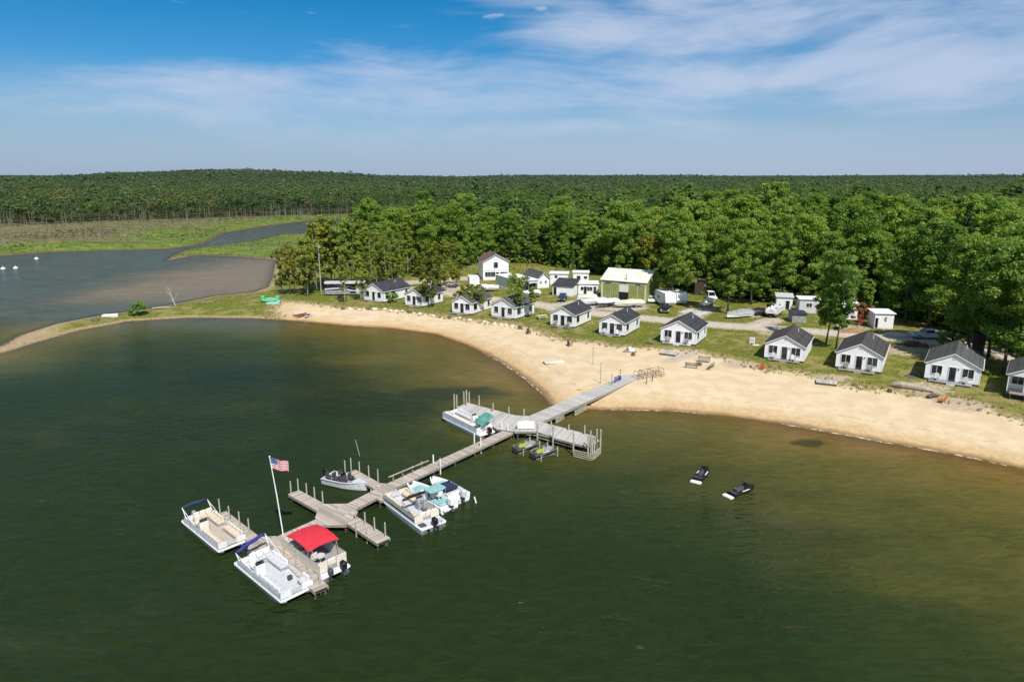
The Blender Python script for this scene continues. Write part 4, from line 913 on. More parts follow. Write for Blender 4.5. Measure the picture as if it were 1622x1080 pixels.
# ------------------------------------------------------------------ pier
def ztop(y, v):
    dy = -(v - 540) / FOC
    return H + y * (-math.sin(PITCH) + dy*math.cos(PITCH)) / (math.cos(PITCH) + dy*math.sin(PITCH))
px0, py0 = at(838, 668, 1.05)
pier = empty('wooden_pier', (px0, py0, 0), 0, 'long weathered wooden pier with side fingers running from the beach into the lake', 'pier')
def plank(a, b, wd, z, mat='deck', name='deck_section', skirt=.22, legs=True):
    (xa, ya), (xb, yb) = at(*a, z), at(*b, z); L = math.hypot(xb-xa, yb-ya); rz = math.atan2(yb-ya, xb-xa)
    d = MB().box(0, L, -wd/2, wd/2, -.06, 0).build(name, M[mat], pier, (xa-px0, ya-py0, z), rz)
    for s in (-1, 1):
        MB().box(.01, L-.01, min(s*(wd/2-.005), s*(wd/2-.09)), max(s*(wd/2-.005), s*(wd/2-.09)), -.06-skirt, -.062).build('edge_beam', M['timber'], d)
    if legs:
        for i in range(max(1, int(L/3.2)) + 1):
            x = .25 + (L-.5) * i / max(1, int(L/3.2))
            for s in (-1, 1): MB().tube([(x, s*(wd/2-.18), -2.6), (x, s*(wd/2-.18), -.07)], .085, 6).build('support_leg', M['dtimber'], d)
            MB().box(x-.05, x+.05, -wd/2+.1, wd/2-.1, -.40, -.25).build('cross_beam', M['dtimber'], d)
    return d
def plat(pts, z, ang, mat='deck', name='platform_deck'):
    P = ats(pts, z); cx = sum(p[0] for p in P)/len(P); cy = sum(p[1] for p in P)/len(P); c, s = math.cos(-ang), math.sin(-ang)
    loc = [((x-cx)*c - (y-cy)*s, (x-cx)*s + (y-cy)*c) for x, y in P]
    d = MB().prism(loc, -.06, 0).build(name, M[mat], pier, (cx-px0, cy-py0, z), ang)
    r = MB().prism([(x*.985, y*.985) for x, y in loc], -.26, -.062).build('edge_beam', M['timber'], d)
    for x, y in loc: MB().tube([(x*.9, y*.9, -2.6), (x*.9, y*.9, -.262)], .085, 6).build('support_leg', M['dtimber'], d)
    return d
ax = at(605, 768, .8); bx_ = at(808, 682, .8); main_ang = math.atan2(bx_[1]-ax[1], bx_[0]-ax[0])
plank((1010, 592), (846, 664), 2.45, 1.10, 'deckgrey', skirt=.34)
plat([(723,645),(740,637.5),(816,657.5),(845,659),(853,672),(816,683),(786,679),(764,661)], 1.08, R(-22), 'deckgrey')
plat([(843,663),(858,668),(942,690.5),(949,698),(931,707.5),(877,693),(849,682.5),(814,683),(806,676)], 1.09, R(-22), 'deckgrey')
plank((806, 683), (604, 776), 1.35, .86, 'deck')
plank((604, 777), (534, 813), 1.40, .80, 'deck')
plank((530, 816), (405, 872), 1.40, .76, 'deck')
plat([(587,782),(598,764),(620,767),(632,778),(612,792),(601,792)], .79, main_ang)
plat([(513.7,797.7),(551.7,797.2),(567,810.7),(549,831),(513.7,831),(499,820),(503.5,806)], .77, main_ang)
plat([(402,850),(437,848.5),(455,857),(470,872),(440,888),(405,888),(392,868)], .75, main_ang)
plank((556,746), (606,774), 1.10, .74); plank((465,779), (512,805), 1.20, .74); plank((556,822), (608,856), 1.30, .74); plank((349,812), (404,855), 1.05, .74); plank((440,866), (509,932), 1.15, .74)
def post(u, vb, vt, zb, r=.075, mat='piling', name='piling'):
    x, y = at(u, vb, zb); z1 = ztop(y, vt)
    MB().tube([(0,0,-2.4-0), (0,0,z1-.02), (0,0,z1)], [r, r*.95, r*.75], 7).build(name, M[mat], pier, (x-px0, y-py0, 0))
for u, vb, vt in [(349,815,790),(364,824,801),(380,833,810),(395,844,821), (450,879,853),(469.5,899,871),(488,910,882),(507,926,896), (461,779,762),(472.6,776,758),(486,782,765),(498.6,789,771),(511.6,797,778),
                  (563.6,822,806),(578.6,831,811),(593.7,842,819),(610.6,850,827),(564,838,826),(581,847,836), (546.8,746,729),(556.3,742.5,725),(569.7,748.5,731),(584.5,756,737),(599,762,743),(588,785,775)]: post(u, vb, vt, .74, .065)
for u, vb, vt in [(719.8,653,624),(723.8,651,625),(739.3,655,618),(735,648,620),(743.6,648,620.5),(851,704,670),(875.7,708,675),(907.8,721,686),(931,726,688),(934.5,724,682),(937.5,728,689.5),(941,724,691),(944.7,712,679),(950.5,718,680)]: post(u, vb, vt, 0.0, .10)
for u, vb, vt in [(759,643.5,626),(781,651.6,638),(806,656,644),(830,659,647),(926,688,673),(900.9,682,672),(873,674,667)]: post(u, vb, vt, 1.08, .085)
for u, vb, vt in [(686.5,733.5,720),(697.4,738.5,726),(751.3,701,687),(761.7,706,693),(794.4,680.4,668),(804.2,683.5,671.5)]: post(u, vb, vt, .86, .075, 'white', 'bollard')
# rail on the outer walkway
rp = [(623,763,752.5),(638,756,745),(653.5,748.5,738),(668,741,730.5)]
rpts = []
for u, vb, vt in rp:
    x, y = at(u, vb, .86); z1 = ztop(y, vt); rpts.append((x-px0, y-py0, z1))
    MB().box(-.05, .05, -.05, .05, .80, z1-.001).build('rail_post', M['timber'], pier, (x-px0, y-py0, 0), main_ang)
a, b = Vector(rpts[0]), Vector(rpts[-1]); d = (b-a).normalized()
hr = MB(); L = (b-a).length + 1.2; hr.box(0, L, -.07, .07, 0, .06); o = hr.build('hand_rail', M['piling'], pier, tuple(a - d*.6), main_ang)
# slatted cribs against the wider inner pier
def crib(a, b, z0, z1, n):
    (xa, ya), (xb, yb) = at(*a, 0), at(*b, 0); L = math.hypot(xb-xa, yb-ya); rz = math.atan2(yb-ya, xb-xa)
    m = MB()
    for i in range(n): z = z0 + (z1-z0)*i/(n-1); m.box(0, L, -.04, .04, z, z+.085)
    m.build('crib_slat_panel', M['piling'], pier, (xa-px0, ya-py0, 0), rz)
crib((907.8,723), (936,730), .05, .75, 4); crib((939,729), (951,719), .05, .75, 4); crib((880,672), (893.5,664), .1, .7, 4); crib((910,660), (929,650), .1, .7, 4)
crib((818,694), (850,697), .55, .86, 2); crib((852,699), (906,714), .45, .8, 2)
# bench on the pier head, seen from behind
x, y = at(833, 680, 1.1)
t = empty('white_bench', (x, y, 1.10), R(4), 'white slatted bench with arched back standing on the pier head', 'bench')
s = MB(); s.loft([[(-1.0 + 2.0*i/8, yy, .10 if k == 0 else .95 + .16*math.sin(math.pi*i/8)) for k, rng_ in ((0, range(9)), (1, range(8, -1, -1))) for i in rng_] for yy in (.03, -.03)]); s.build('backrest', M['white'], t)
MB().box(-1.0, 1.0, .035, .55, .42, .47).build('seat', M['white'], t)
for sx_ in (-.95, .88):
    MB().box(sx_, sx_+.07, .04, .5, .0, .415).build('leg', M['white'], t); MB().box(sx_, sx_+.07, .04, .55, .62, .67).build('armrest', M['white'], t)

# ------------------------------------------------------------------ flag
fx_, fy_ = at(450, 846, .76); zt = ztop(fy_, 724); xt = (427-811)/FOC * (fy_*math.cos(PITCH) + (H-zt)*math.sin(PITCH))
t = empty('flagpole', (fx_, fy_, .76), 0, 'leaning white flagpole on the outer pier platform', 'flagpole')
top = Vector((xt - fx_, 0, zt - .76))
MB().tube([(0,0,-1.2), tuple(top*.5), tuple(top)], [.055,.05,.035], 8).build('pole', M['buoywhite'], t)
MB().ball(tuple(top + Vector((0,0,.05))), .075).build('finial', M['buoywhite'], t)
def flag():
    nx, ny = 32, 26; W_, Hh = 1.62, .98; mb = MB()
    def P(i, j):
        u_ = i/nx; v_ = j/ny
        return (W_*u_*.95 + .02, .13*math.sin(u_*7.5+v_*1.2)*u_ + .03*math.sin(u_*17), -Hh*v_ - .18*u_*u_ + .03*math.sin(u_*9))
    vs = [P(i, j) for j in range(ny+1) for i in range(nx+1)]; fs = []; ms = []
    for j in range(ny):
        for i in range(nx):
            fs.append((j*(nx+1)+i, j*(nx+1)+i+1, (j+1)*(nx+1)+i+1, (j+1)*(nx+1)+i)); stripe = j//2
            canton = i < 13 and stripe < 7; ms.append(2 if canton else (0 if stripe % 2 == 0 else 1))
    mb.v, mb.f, mb.m = vs, fs, ms
    # fifty stars, alternating rows of six and five, on both faces of the canton
    for r in range(9):
        for c_ in range(6 if r % 2 == 0 else 5):
            iu = (1 + 2.1*c_ + (0 if r % 2 == 0 else 1.05)); jv = .95 + 1.45*r
            for s in (-1, 1):
                ring = []
                for k in range(10):
                    a = math.pi/2 + k*math.pi/5; rr = .52 if k % 2 == 0 else .22
                    p = P(iu + rr*math.cos(a), jv - rr*math.sin(a)*1.1); ring.append((p[0], p[1] + s*.006, p[2]))
                b = len(mb.v); mb.v += ring; mb.f.append(tuple(b+k for k in range(10))); mb.m.append(1)
    return mb
f = flag().build('flag', [M['flagred'], M['flagwhite'], M['flagblue']], None, (xt+.03, fy_, zt - .05), R(-12))
tag(f, 'American flag with stars and stripes flying from the leaning pole', 'flag')

# ------------------------------------------------------------------ boats
def outboard(parent, x, y, z, cowl='black', s=1.0):
    m = MB(); m.rbox(x-.48*s, x+.12*s, y-.22*s, y+.22*s, z+.30*s, z+.88*s, .16*s, .12*s, 3); o = m.build('outboard_motor', M[cowl], parent)
    g = MB(); g.box(x-.26*s, x-.06*s, y-.06*s, y+.06*s, z-.55*s, z+.30*s); g.box(x-.45*s, x+.05*s, y-.10*s, y+.10*s, z-.22*s, z-.18*s); g.build('motor_leg', M['dgrey'], o)
M['seatgrey'] = simple('pale_grey_cushion', (.52, .53, .56), .7); M['seattan'] = simple('tan_cushion', (.60, .50, .38), .7)
def couch(parent, x0, x1, y0, y1, z, back, mat, h=.40):
    MB().box(x0+.02, x1-.02, y0+.02, y1-.02, z, z+h-.17).build('seat_base', M['grey'], parent)
    s = MB(); lx, ly = x1-x0, y1-y0; n = max(1, round(max(lx, ly)/.62))
    for i in range(n):
        if lx > ly: s.rbox(x0+lx*i/n+.012, x0+lx*(i+1)/n-.012, y0, y1, z+h-.165, z+h, .07, .05)
        else: s.rbox(x0, x1, y0+ly*i/n+.012, y0+ly*(i+1)/n-.012, z+h-.165, z+h, .07, .05)
    o = s.build('seat', M[{'white': 'seatgrey', 'cream': 'seattan'}.get(mat, mat)], parent)
    w_ = .16
    for bk in back:
        b = MB(); q = {'+y': (x0, x1, y1-w_, y1), '-y': (x0, x1, y0, y0+w_), '+x': (x1-w_, x1, y0, y1), '-x': (x0, x0+w_, y0, y1)}[bk]
        lx, ly = q[1]-q[0], q[3]-q[2]; n = max(1, round(max(lx, ly)/.62))
        for i in range(n):
            if lx > ly: b.rbox(q[0]+lx*i/n+.012, q[0]+lx*(i+1)/n-.012, q[2]+.01, q[3]-.01, z+h+.003, z+h+.36, .07, .06)
            else: b.rbox(q[0]+.01, q[1]-.01, q[2]+ly*i/n+.012, q[2]+ly*(i+1)/n-.012, z+h+.003, z+h+.36, .07, .06)
        b.build('backrest', M[mat], o)
def pontoons(t, L, W, r=.31, n=2):
    for y in ([-W/2+.42, W/2-.42] if n == 2 else [-W/2+.36, 0, W/2-.36]):
        pts = [(-L/2+.10, y, .10), (-L/2+.12, y, .10), (L/2-1.1, y, .10), (L/2-.55, y, .18), (L/2-.12, y, .34), (L/2+.02, y, .42)]
        MB().tube(pts, [r*.9, r, r, r*.82, r*.4, r*.06], 12).build('pontoon', M['alu'], t, smooth=True)
def boat_at(bow, stern, z, name, label, cat='boat', group=None, W=None):
    b, s = at(*bow, z), at(*stern, z); L = math.dist(b, s)
    return empty(name, ((b[0]+s[0])/2, (b[1]+s[1])/2, 0), math.atan2(b[1]-s[1], b[0]-s[0]), label, cat, group), L
def fence(t, L, W, zf, hgt, mat, gate_x='front', stripe=None, bowcut=.12, sternlen=.75):
    x0, x1, y = -L/2+sternlen, L/2-bowcut, W/2-.05
    for s in (-1, 1):
        o = MB().box(x0, x1, min(s*y, s*(y-.05)), max(s*y, s*(y-.05)), zf+.06, zf+hgt).build('side_panel', M[mat], t)
        for zz in (.10, .34, .52): MB().tube([(x0, s*(y+.006), zf+hgt*zz/.6), (x1, s*(y+.006), zf+hgt*zz/.6)], .014, 5).build('side_rail', M['alu'], o)
        for k_ in range(6): xx = x0+.02+(x1-x0-.04)*k_/5; MB().box(xx-.02, xx+.02, min(s*(y+.002), s*(y+.022)), max(s*(y+.002), s*(y+.022)), zf, zf+hgt).build('rail_upright', M['alu'], o)
        r = MB(); r.tube([(x0, s*(y-.025), zf+hgt+.02), (x1, s*(y-.025), zf+hgt+.02)], .03, 6); r.build('top_rail', M['alu'], o)
        if stripe: MB().box(x0+.05, x1-.05, min(s*(y+.004), s*(y+.012)), max(s*(y+.004), s*(y+.012)), zf+.2, zf+.34).build('side_stripe', M[stripe], o)
    for x, nm in ((x1-.05, 'front_panel'), (x0, 'rear_panel')):
        for s in (-1, 1): MB().box(x, x+.05, min(s*.42, s*(y-.055)), max(s*.42, s*(y-.055)), zf+.06, zf+hgt).build(nm, M[mat], t)
    MB().box(x1-.045, x1-.01, -.40, .40, zf+.10, zf+hgt-.04).build('gate', M['lgrey'], t)
def helm(t, x, y, z, mat, facing=1):
    c = MB(); c.sprism([(x-.28, z), (x+.32, z), (x+.20, z+.95), (x-.10, z+.95), (x-.28, z+.72)], y-.36, y+.36); o = c.build('helm_console', M[mat], t)
    w_ = MB(); w_.tube([(x-.34, y+.17*math.cos(a), z+.80+.15*math.sin(a)) for a in [2*math.pi*k/10 for k in range(11)]], .022, 5, False); w_.build('steering_wheel', M['black'], o)
    ws = MB(); ws.loft([[(x+.14, y-.34, z+.955), (x+.20, y-.34, z+.955), (x+.10, y-.30, z+1.20), (x+.06, y-.30, z+1.20)], [(x+.14, y+.34, z+.955), (x+.20, y+.34, z+.955), (x+.10, y+.30, z+1.20), (x+.06, y+.30, z+1.20)]]); ws.build('windscreen', M['glass'], o)
    s = MB(); s.rbox(x-1.05, x-.55, y-.27, y+.27, z+.38, z+.55, .1, .05); s.rbox(x-1.09, x-.93, y-.27, y+.27, z+.50, z+1.05, .07, .05); s.tube([(x-.8, y, z), (x-.8, y, z+.39)], .07, 8); s.build('captain_seat', M[mat], t)
def rolled_bimini(t, x, z, W, mat, hgt=1.15, lean=-.7, frame='alu', drop=0, knee=None):
    b = MB(); n = 7; pts = [(x+lean + .05*math.sin(i*2.1), -W/2+.15+(W-.3)*i/(n-1), z+hgt+.07*math.sin(math.pi*i/(n-1)) - drop*i/(n-1)) for i in range(n)]
    b.tube(pts, [.10,.15,.14,.16,.15,.14,.09], 8); o = b.build('folded_canopy', M[mat], t, smooth=True)
    for s, dz in ((-1, 0), (1, -drop)):
        f_ = MB(); y = s*(W/2-.10); f_.tube([(x, y, z), (x+lean, y*.98, z+hgt+dz)], .032, 6); f_.build('canopy_frame', M[frame], t)
        f_ = MB(); f_.tube([(x+(1.4 if knee is None else knee), y, z), (x+lean+.05, y*.98, z+hgt*.93+dz)], .026, 6); f_.build('canopy_strut', M[frame], t)
def deck_plate(t, L, W, mat, z0=.46, z1=.60, trim='white', ext=0):
    d = MB(); d.rbox(-L/2, L/2, -W/2, W/2, z0, z1, .18, .03); o = d.build('deck', M[trim], t)
    f_ = MB(); f_.rbox(-L/2+.06, L/2-.07, -W/2+.07, W/2-.07, z1+.002, z1+.012, .15, .004); f_.build('floor', M[mat], t)
ZF = .612
# pontoon boat with the folded dark canopy, outermost finger
t, L = boat_at((369,862), (308,814.5), .7, 'pontoon_boat', 'cream pontoon boat with folded dark blue canopy at the outermost finger', 'pontoon boat'); W = 2.45
pontoons(t, L, W); deck_plate(t, L, W, 'beige'); fence(t, L, W, ZF, .50, 'white', stripe=None)
couch(t, -L/2+.95, -L/2+1.6, -W/2+.75, W/2-.12, ZF, ('-x',), 'cream'); couch(t, -L/2+1.65, -.1, W/2-.75, W/2-.12, ZF, ('+y',), 'cream')
couch(t, .75, L/2-.3, W/2-.72, W/2-.12, ZF, ('+y',), 'cream'); couch(t, .5, L/2-.3, -W/2+.12, -W/2+.72, ZF, ('-y',), 'cream')
helm(t, -.35, -W/2+.60, ZF, 'cream'); rolled_bimini(t, -L/2+1.15, ZF+.50, W, 'navy', .80, -.75, 'white', 0, 1.7); outboard(t, -L/2-.05, 0, .4, 'grey', .75)
# white and grey pontoon boat nearest the viewer
t, L = boat_at((472,938), (395,878), .7, 'pontoon_boat', 'white pontoon boat with grey benches and folded bright blue canopy, nearest the viewer', 'pontoon boat'); W = 2.7
pontoons(t, L, W); deck_plate(t, L, W, 'lgrey'); fence(t, L, W, ZF, .48, 'white', stripe='lgrey')
couch(t, -L/2+.95, -L/2+1.65, -W/2+.85, W/2-.12, ZF, ('-x',), 'white'); couch(t, -L/2+1.7, .25, W/2-.82, W/2-.12, ZF, ('+y',), 'white')
couch(t, .2, L/2-.4, -W/2+.12, -W/2+.78, ZF, ('-y',), 'white'); couch(t, L/2-1.2, L/2-.35, W/2-.75, W/2-.12, ZF, ('+y',), 'white')
helm(t, -.55, -W/2+.62, ZF, 'white'); rolled_bimini(t, -L/2+1.0, ZF+.48, W, 'blue', .42, -.6, 'white', -.7, 2.4); outboard(t, -L/2-.05, 0, .4, 'dgrey', .75)
c_ = MB(); c_.rbox(1.5, 1.8, .35, .7, ZF, ZF+.32, .06, .03); c_.build('cooler', M['dgrey'], t)
# red canopy boat
t, L = boat_at((470,858), (533,903), .75, 'pontoon_boat', 'white high-sided party boat under a red canopy', 'pontoon boat'); W = 2.6
pontoons(t, L, W, .33); deck_plate(t, L, W, 'grey', .48, .62); fence(t, L, W, ZF+.01, .95, 'cream', sternlen=.55)
couch(t, L/2-1.5, L/2-.4, -W/2+.14, -W/2+.75, ZF+.01, ('-y',), 'cream', .5); couch(t, L/2-1.5, L/2-.4, W/2-.75, W/2-.14, ZF+.01, ('+y',), 'cream', .5)
couch(t, -L/2+.65, -L/2+1.3, -W/2+.14, .3, ZF+.01, ('-x',), 'cream', .5); helm(t, .1, W/2-.65, ZF+.01, 'cream')
tb = MB(); tb.tube([(-1.0, .2, ZF), (-1.0, .2, ZF+.62)], .05, 8); tb.tube([(-1.0, .2, ZF+.62), (-1.0, .2, ZF+.67)], .42, 14); tb.build('table', M['lgrey'], t)
cx0, cx1 = -L/2+1.6, L/2-1.0
cn = MB(); cn.loft([[(cx0+(cx1-cx0)*i/8, y, ZF+1.72+.22*math.sin(math.pi*i/8)-.10*(y/1.3)**2*1.3+dz) for y, dz in ([(-1.32+2.64*k/6, 0) for k in range(7)] + [(1.32-2.64*k/6, .03) for k in range(7)])] for i in range(9)]); cn.build('canopy', M['red'], t, smooth=False)
vl = MB()
for s in (-1, 1): vl.loft([[(cx0+(cx1-cx0)*i/8, s*1.325, ZF+1.60+.22*math.sin(math.pi*i/8)), (cx0+(cx1-cx0)*i/8, s*1.335, ZF+1.60+.22*math.sin(math.pi*i/8)), (cx0+(cx1-cx0)*i/8, s*1.335, ZF+1.735+.22*math.sin(math.pi*i/8)-.17), (cx0+(cx1-cx0)*i/8, s*1.325, ZF+1.735+.22*math.sin(math.pi*i/8)-.17)] for i in range(9)])
vl.build('canopy_edge', M['red'], t)
for s in (-1, 1):
    for x in (cx0+.12, cx1-.12): MB().tube([((cx0+cx1)/2 + (x-(cx0+cx1)/2)*.75, s*(W/2-.08), ZF+.9), (x, s*(W/2-.06), ZF+1.60)], .026, 6).build('canopy_pole', M['alu'], t)
    MB().tube([(-L/2+.75, s*(W/2-.5), ZF+.96), (cx0+.1, s*(W/2-.2), ZF+1.6)], .022, 6).build('canopy_strut', M['alu'], t)
outboard(t, -L/2+.05, -.55, .5); outboard(t, -L/2+.05, .55, .5, 'dgrey', .8)
MB().rbox(-L/2+.02, -L/2+.5, -1.15, 1.15, .63, .68, .1, .02).build('swim_step', M['white'], t)
# beige pontoon boat with black folded canopy at the cross platform
t, L = boat_at((624,784), (688,830), .7, 'pontoon_boat', 'beige-seated pontoon boat with black folded canopy beside the turquoise boat', 'pontoon boat'); W = 2.6
pontoons(t, L, W, .34, 3); deck_plate(t, L, W, 'lgrey'); fence(t, L, W, ZF, .66, 'cream', stripe='navy', bowcut=.25, sternlen=1.2)
for s, k in ((-1, '-y'), (1, '+y')): couch(t, .75, L/2-.4, min(s*(W/2-.12), s*(W/2-.75)), max(s*(W/2-.12), s*(W/2-.75)), ZF, (k,), 'cream')
couch(t, -L/2+1.3, -L/2+1.95, -W/2+.12, W/2-.7, ZF, ('-x',), 'cream'); couch(t, -L/2+2.0, -.4, -.2+W/2-.55, W/2-.12, ZF, ('+y',), 'cream')
helm(t, -.1, -W/2+.62, ZF, 'grey'); rolled_bimini(t, -.5, ZF+.66, W, 'black', .8, .35, 'alu', .1, -1.5); outboard(t, -L/2+.10, 0, .5)
MB().rbox(-L/2+.3, -L/2+1.0, .5, W/2-.15, ZF, ZF+.03, .1, .01).build('boarding_mat', M['dgrey'], t)
ld = MB()
for y in (-.75, -.45): ld.tube([(-L/2-.05, y, -.2), (-L/2-.02, y, .95), (-L/2+.25, y, 1.05)], .025, 6)
for z in (.05, .35): ld.tube([(-L/2-.05, -.75, z), (-L/2-.05, -.45, z)], .025, 6)
ld.build('boarding_ladder', M['alu'], t)
# pontoon with teal canopy in the inner slip
t, L = boat_at((713,655), (774,684), .75, 'pontoon_boat', 'white pontoon boat with tilted teal canopy in the inner slip', 'pontoon boat'); W = 2.5
pontoons(t, L, W); deck_plate(t, L, W, 'cream'); fence(t, L, W, ZF, .62, 'white')
for s, k in ((-1, '-y'), (1, '+y')): couch(t, .7, L/2-.3, min(s*(W/2-.12), s*(W/2-.72)), max(s*(W/2-.12), s*(W/2-.72)), ZF, (k,), 'white')
couch(t, -L/2+.9, -L/2+1.5, -W/2+.12, .5, ZF, ('-x',), 'white'); helm(t, -.4, -W/2+.62, ZF, 'white'); outboard(t, -L/2-.02, 0, .5)
cn = MB()
for i in range(1):
    x0, x1 = -L/2+.3, -L/2+2.1
    cn.loft([[(x0+(x1-x0)*k/6, -W/2+.2+(W-.7)*j/5, ZF+1.75-.85*j/5+.10*math.sin(math.pi*k/6)+dz) for k, dz in ([(k, 0) for k in range(7)] + [(6-k, .035) for k in range(7)])] for j in range(6)])
cn.build('canopy', M['teal'], t)
for x in (-L/2+.4, -L/2+2.0):
    MB().tube([(x, -W/2+.1, ZF+.62), (x, -W/2+.25, ZF+1.73)], .028, 6).build('canopy_pole', M['alu'], t); MB().tube([(x, W/2-.1, ZF+.62), (x, W/2-.45, ZF+.86)], .028, 6).build('canopy_pole', M['alu'], t)

def hull(t, L, W, hgt, mat, floor, sharp=1.0, rail=None, depth=.35):
    n = 10; rings = []; fl = []
    for i in range(n+1):
        q = i/n; x = -L/2 + L*q; k = 1 if q < .45 else max(.03, 1 - ((q-.45)/.55)**2.2*sharp); w_ = W/2*k; z1 = hgt + .22*max(0, q-.4)**1.5*2; wi = max(.01, w_-.13)
        kz = -.28 + .40*max(0, q-.6)**1.6*2.2
        rings.append([(x,0,kz), (x,w_*.72,-.06+kz*.2), (x,w_*.92,.14), (x,w_,z1), (x,wi,z1+.01), (x,wi*.94,z1-depth), (x,-wi*.94,z1-depth), (x,-wi,z1+.01), (x,-w_,z1), (x,-w_*.92,.14), (x,-w_*.72,-.06+kz*.2)])
        fl.append((x, wi*.93, z1-depth+.006))
    o = MB().loft(rings).build('hull', M[mat], t)
    F = MB(); F.loft([[(x, -y, z), (x, y, z), (x, y, z+.004), (x, -y, z+.004)] for x, y, z in fl[1:-1]]); F.build('floor', M[floor], t)
    MB().box(-L/2-.01, -L/2+.14, -W/2+.1, W/2-.1, hgt-depth-.02, hgt+.012).build('transom', M[mat], t)
    if rail:
        for s in (-1, 1): MB().tube([(-L/2 + L*q, s*(W/2*(1 if q < .45 else max(.03, 1-((q-.45)/.55)**2.2*sharp))+.005), hgt + .22*max(0, q-.4)**1.5*2-.06) for q in [i/10 for i in range(11)]], .035, 6).build('rub_rail', M[rail], o)
# turquoise boat
t, L = boat_at((650,768), (712,801), .6, 'deck_boat', 'turquoise-floored deck boat with white motor cover beside the outer walkway', 'motor boat'); W = 2.15
hull(t, L, W, .75, 'white', 'turq', .62, 'lgrey', .33)
MB().rbox(.15, L/2-.75, -.78, .78, .60, .74, .3, .04).build('bow_cushion', M['turq'], t)
MB().rbox(-L/2+.25, -L/2+1.0, -.85, .85, .5, .86, .15, .08).build('rear_bench', M['turq'], t)
helm(t, -.3, -.30, .46, 'white'); MB().rbox(-.2, .45, .25, .85, .46, 1.25, .15, .12).build('cooler_box', M['white'], t)
bm = MB(); bm.rbox(-1.5, -.2, -.95, .9, 1.55, 1.63, .25, .03); bm.build('sun_top', M['turq'], t)
for x in (-1.4, -.3):
    for s in (-1, 1): MB().tube([(x, s*.92, .75), (x*.98, s*.82, 1.56)], .024, 6).build('top_pole', M['alu'], t)
outboard(t, -L/2-.05, 0, .55, 'buoywhite', 1.25)
MB().rbox(-L/2-.3, -L/2+.2, -.8, .8, .35, .5, .1, .03).build('swim_step', M['white'], t)
# boat with blue motor cover
t, L = boat_at((684,760), (731,787), .6, 'runabout_boat', 'white runabout with blue canvas cover at the stern, behind the turquoise boat', 'motor boat'); W = 2.05
hull(t, L, W, .78, 'white', 'lgrey', .8, 'navy', .33)
MB().loft([[(x, y, .95 + z) for y, z in ((-.8, 0), (-.4, .16), (.1, .28), (.5, .14), (.85, 0), (.85, -.1), (-.8, -.1))] for x in (-.9, -.55, -.2, .15)]).build('canvas_cover', M['navy'], t)
MB().rbox(-L/2+.2, -L/2+.9, -.8, .8, .5, .9, .15, .08).build('rear_bench', M['white'], t); MB().rbox(.5, 1.4, -.7, .7, .5, .8, .3, .05).build('bow_cushion', M['aqua'], t)
ws = MB(); ws.loft([[(.42, y, .80), (.46, y, .80), (.22, y*.9, 1.2), (.18, y*.9, 1.2)] for y in (-.8, -.3, .3, .8)]); ws.build('windscreen', M['glass'], t)
outboard(t, -L/2-.05, 0, .5, 'lgrey', 1.15); MB().rbox(-L/2-.35, -L/2+.1, .35, .95, .55, 1.0, .12, .1).build('engine_box', M['buoywhite'], t)
# grey fishing boat
t, L = boat_at((581,767), (519,753), .6, 'fishing_boat', 'light grey fishing boat with dark seats and black motor, alone on its finger', 'fishing boat'); W = 2.1
hull(t, L, W, .72, 'lgrey', 'grey', .95, 'alu', .36)
MB().rbox(.9, 2.0, -.55, .55, .5, .80, .3, .06).build('bow_deck', M['lgrey'], t); helm(t, -.15, -.5, .38, 'dgrey')
for x, y in ((-1.0, .45), (.2, .45), (-1.9, -.4)):
    s = MB(); s.rbox(x-.25, x+.25, y-.25, y+.25, .70, .86, .1, .05); s.rbox(x-.28, x-.14, y-.25, y+.25, .82, 1.25, .07, .05); s.tube([(x, y, .38), (x, y, .71)], .06, 7); s.build('pedestal_seat', M['dgrey'], t)
MB().loft([[(x, y, .80 + z + .12*math.sin(x*3)) for y, z in ((-.5, 0), (-.2, .22), (.2, .24), (.5, 0), (.5, -.2), (-.5, -.2))] for x in (-.95, -.5, -.1)]).build('bundled_cover', M['grey'], t)
outboard(t, -L/2-.05, 0, .5)
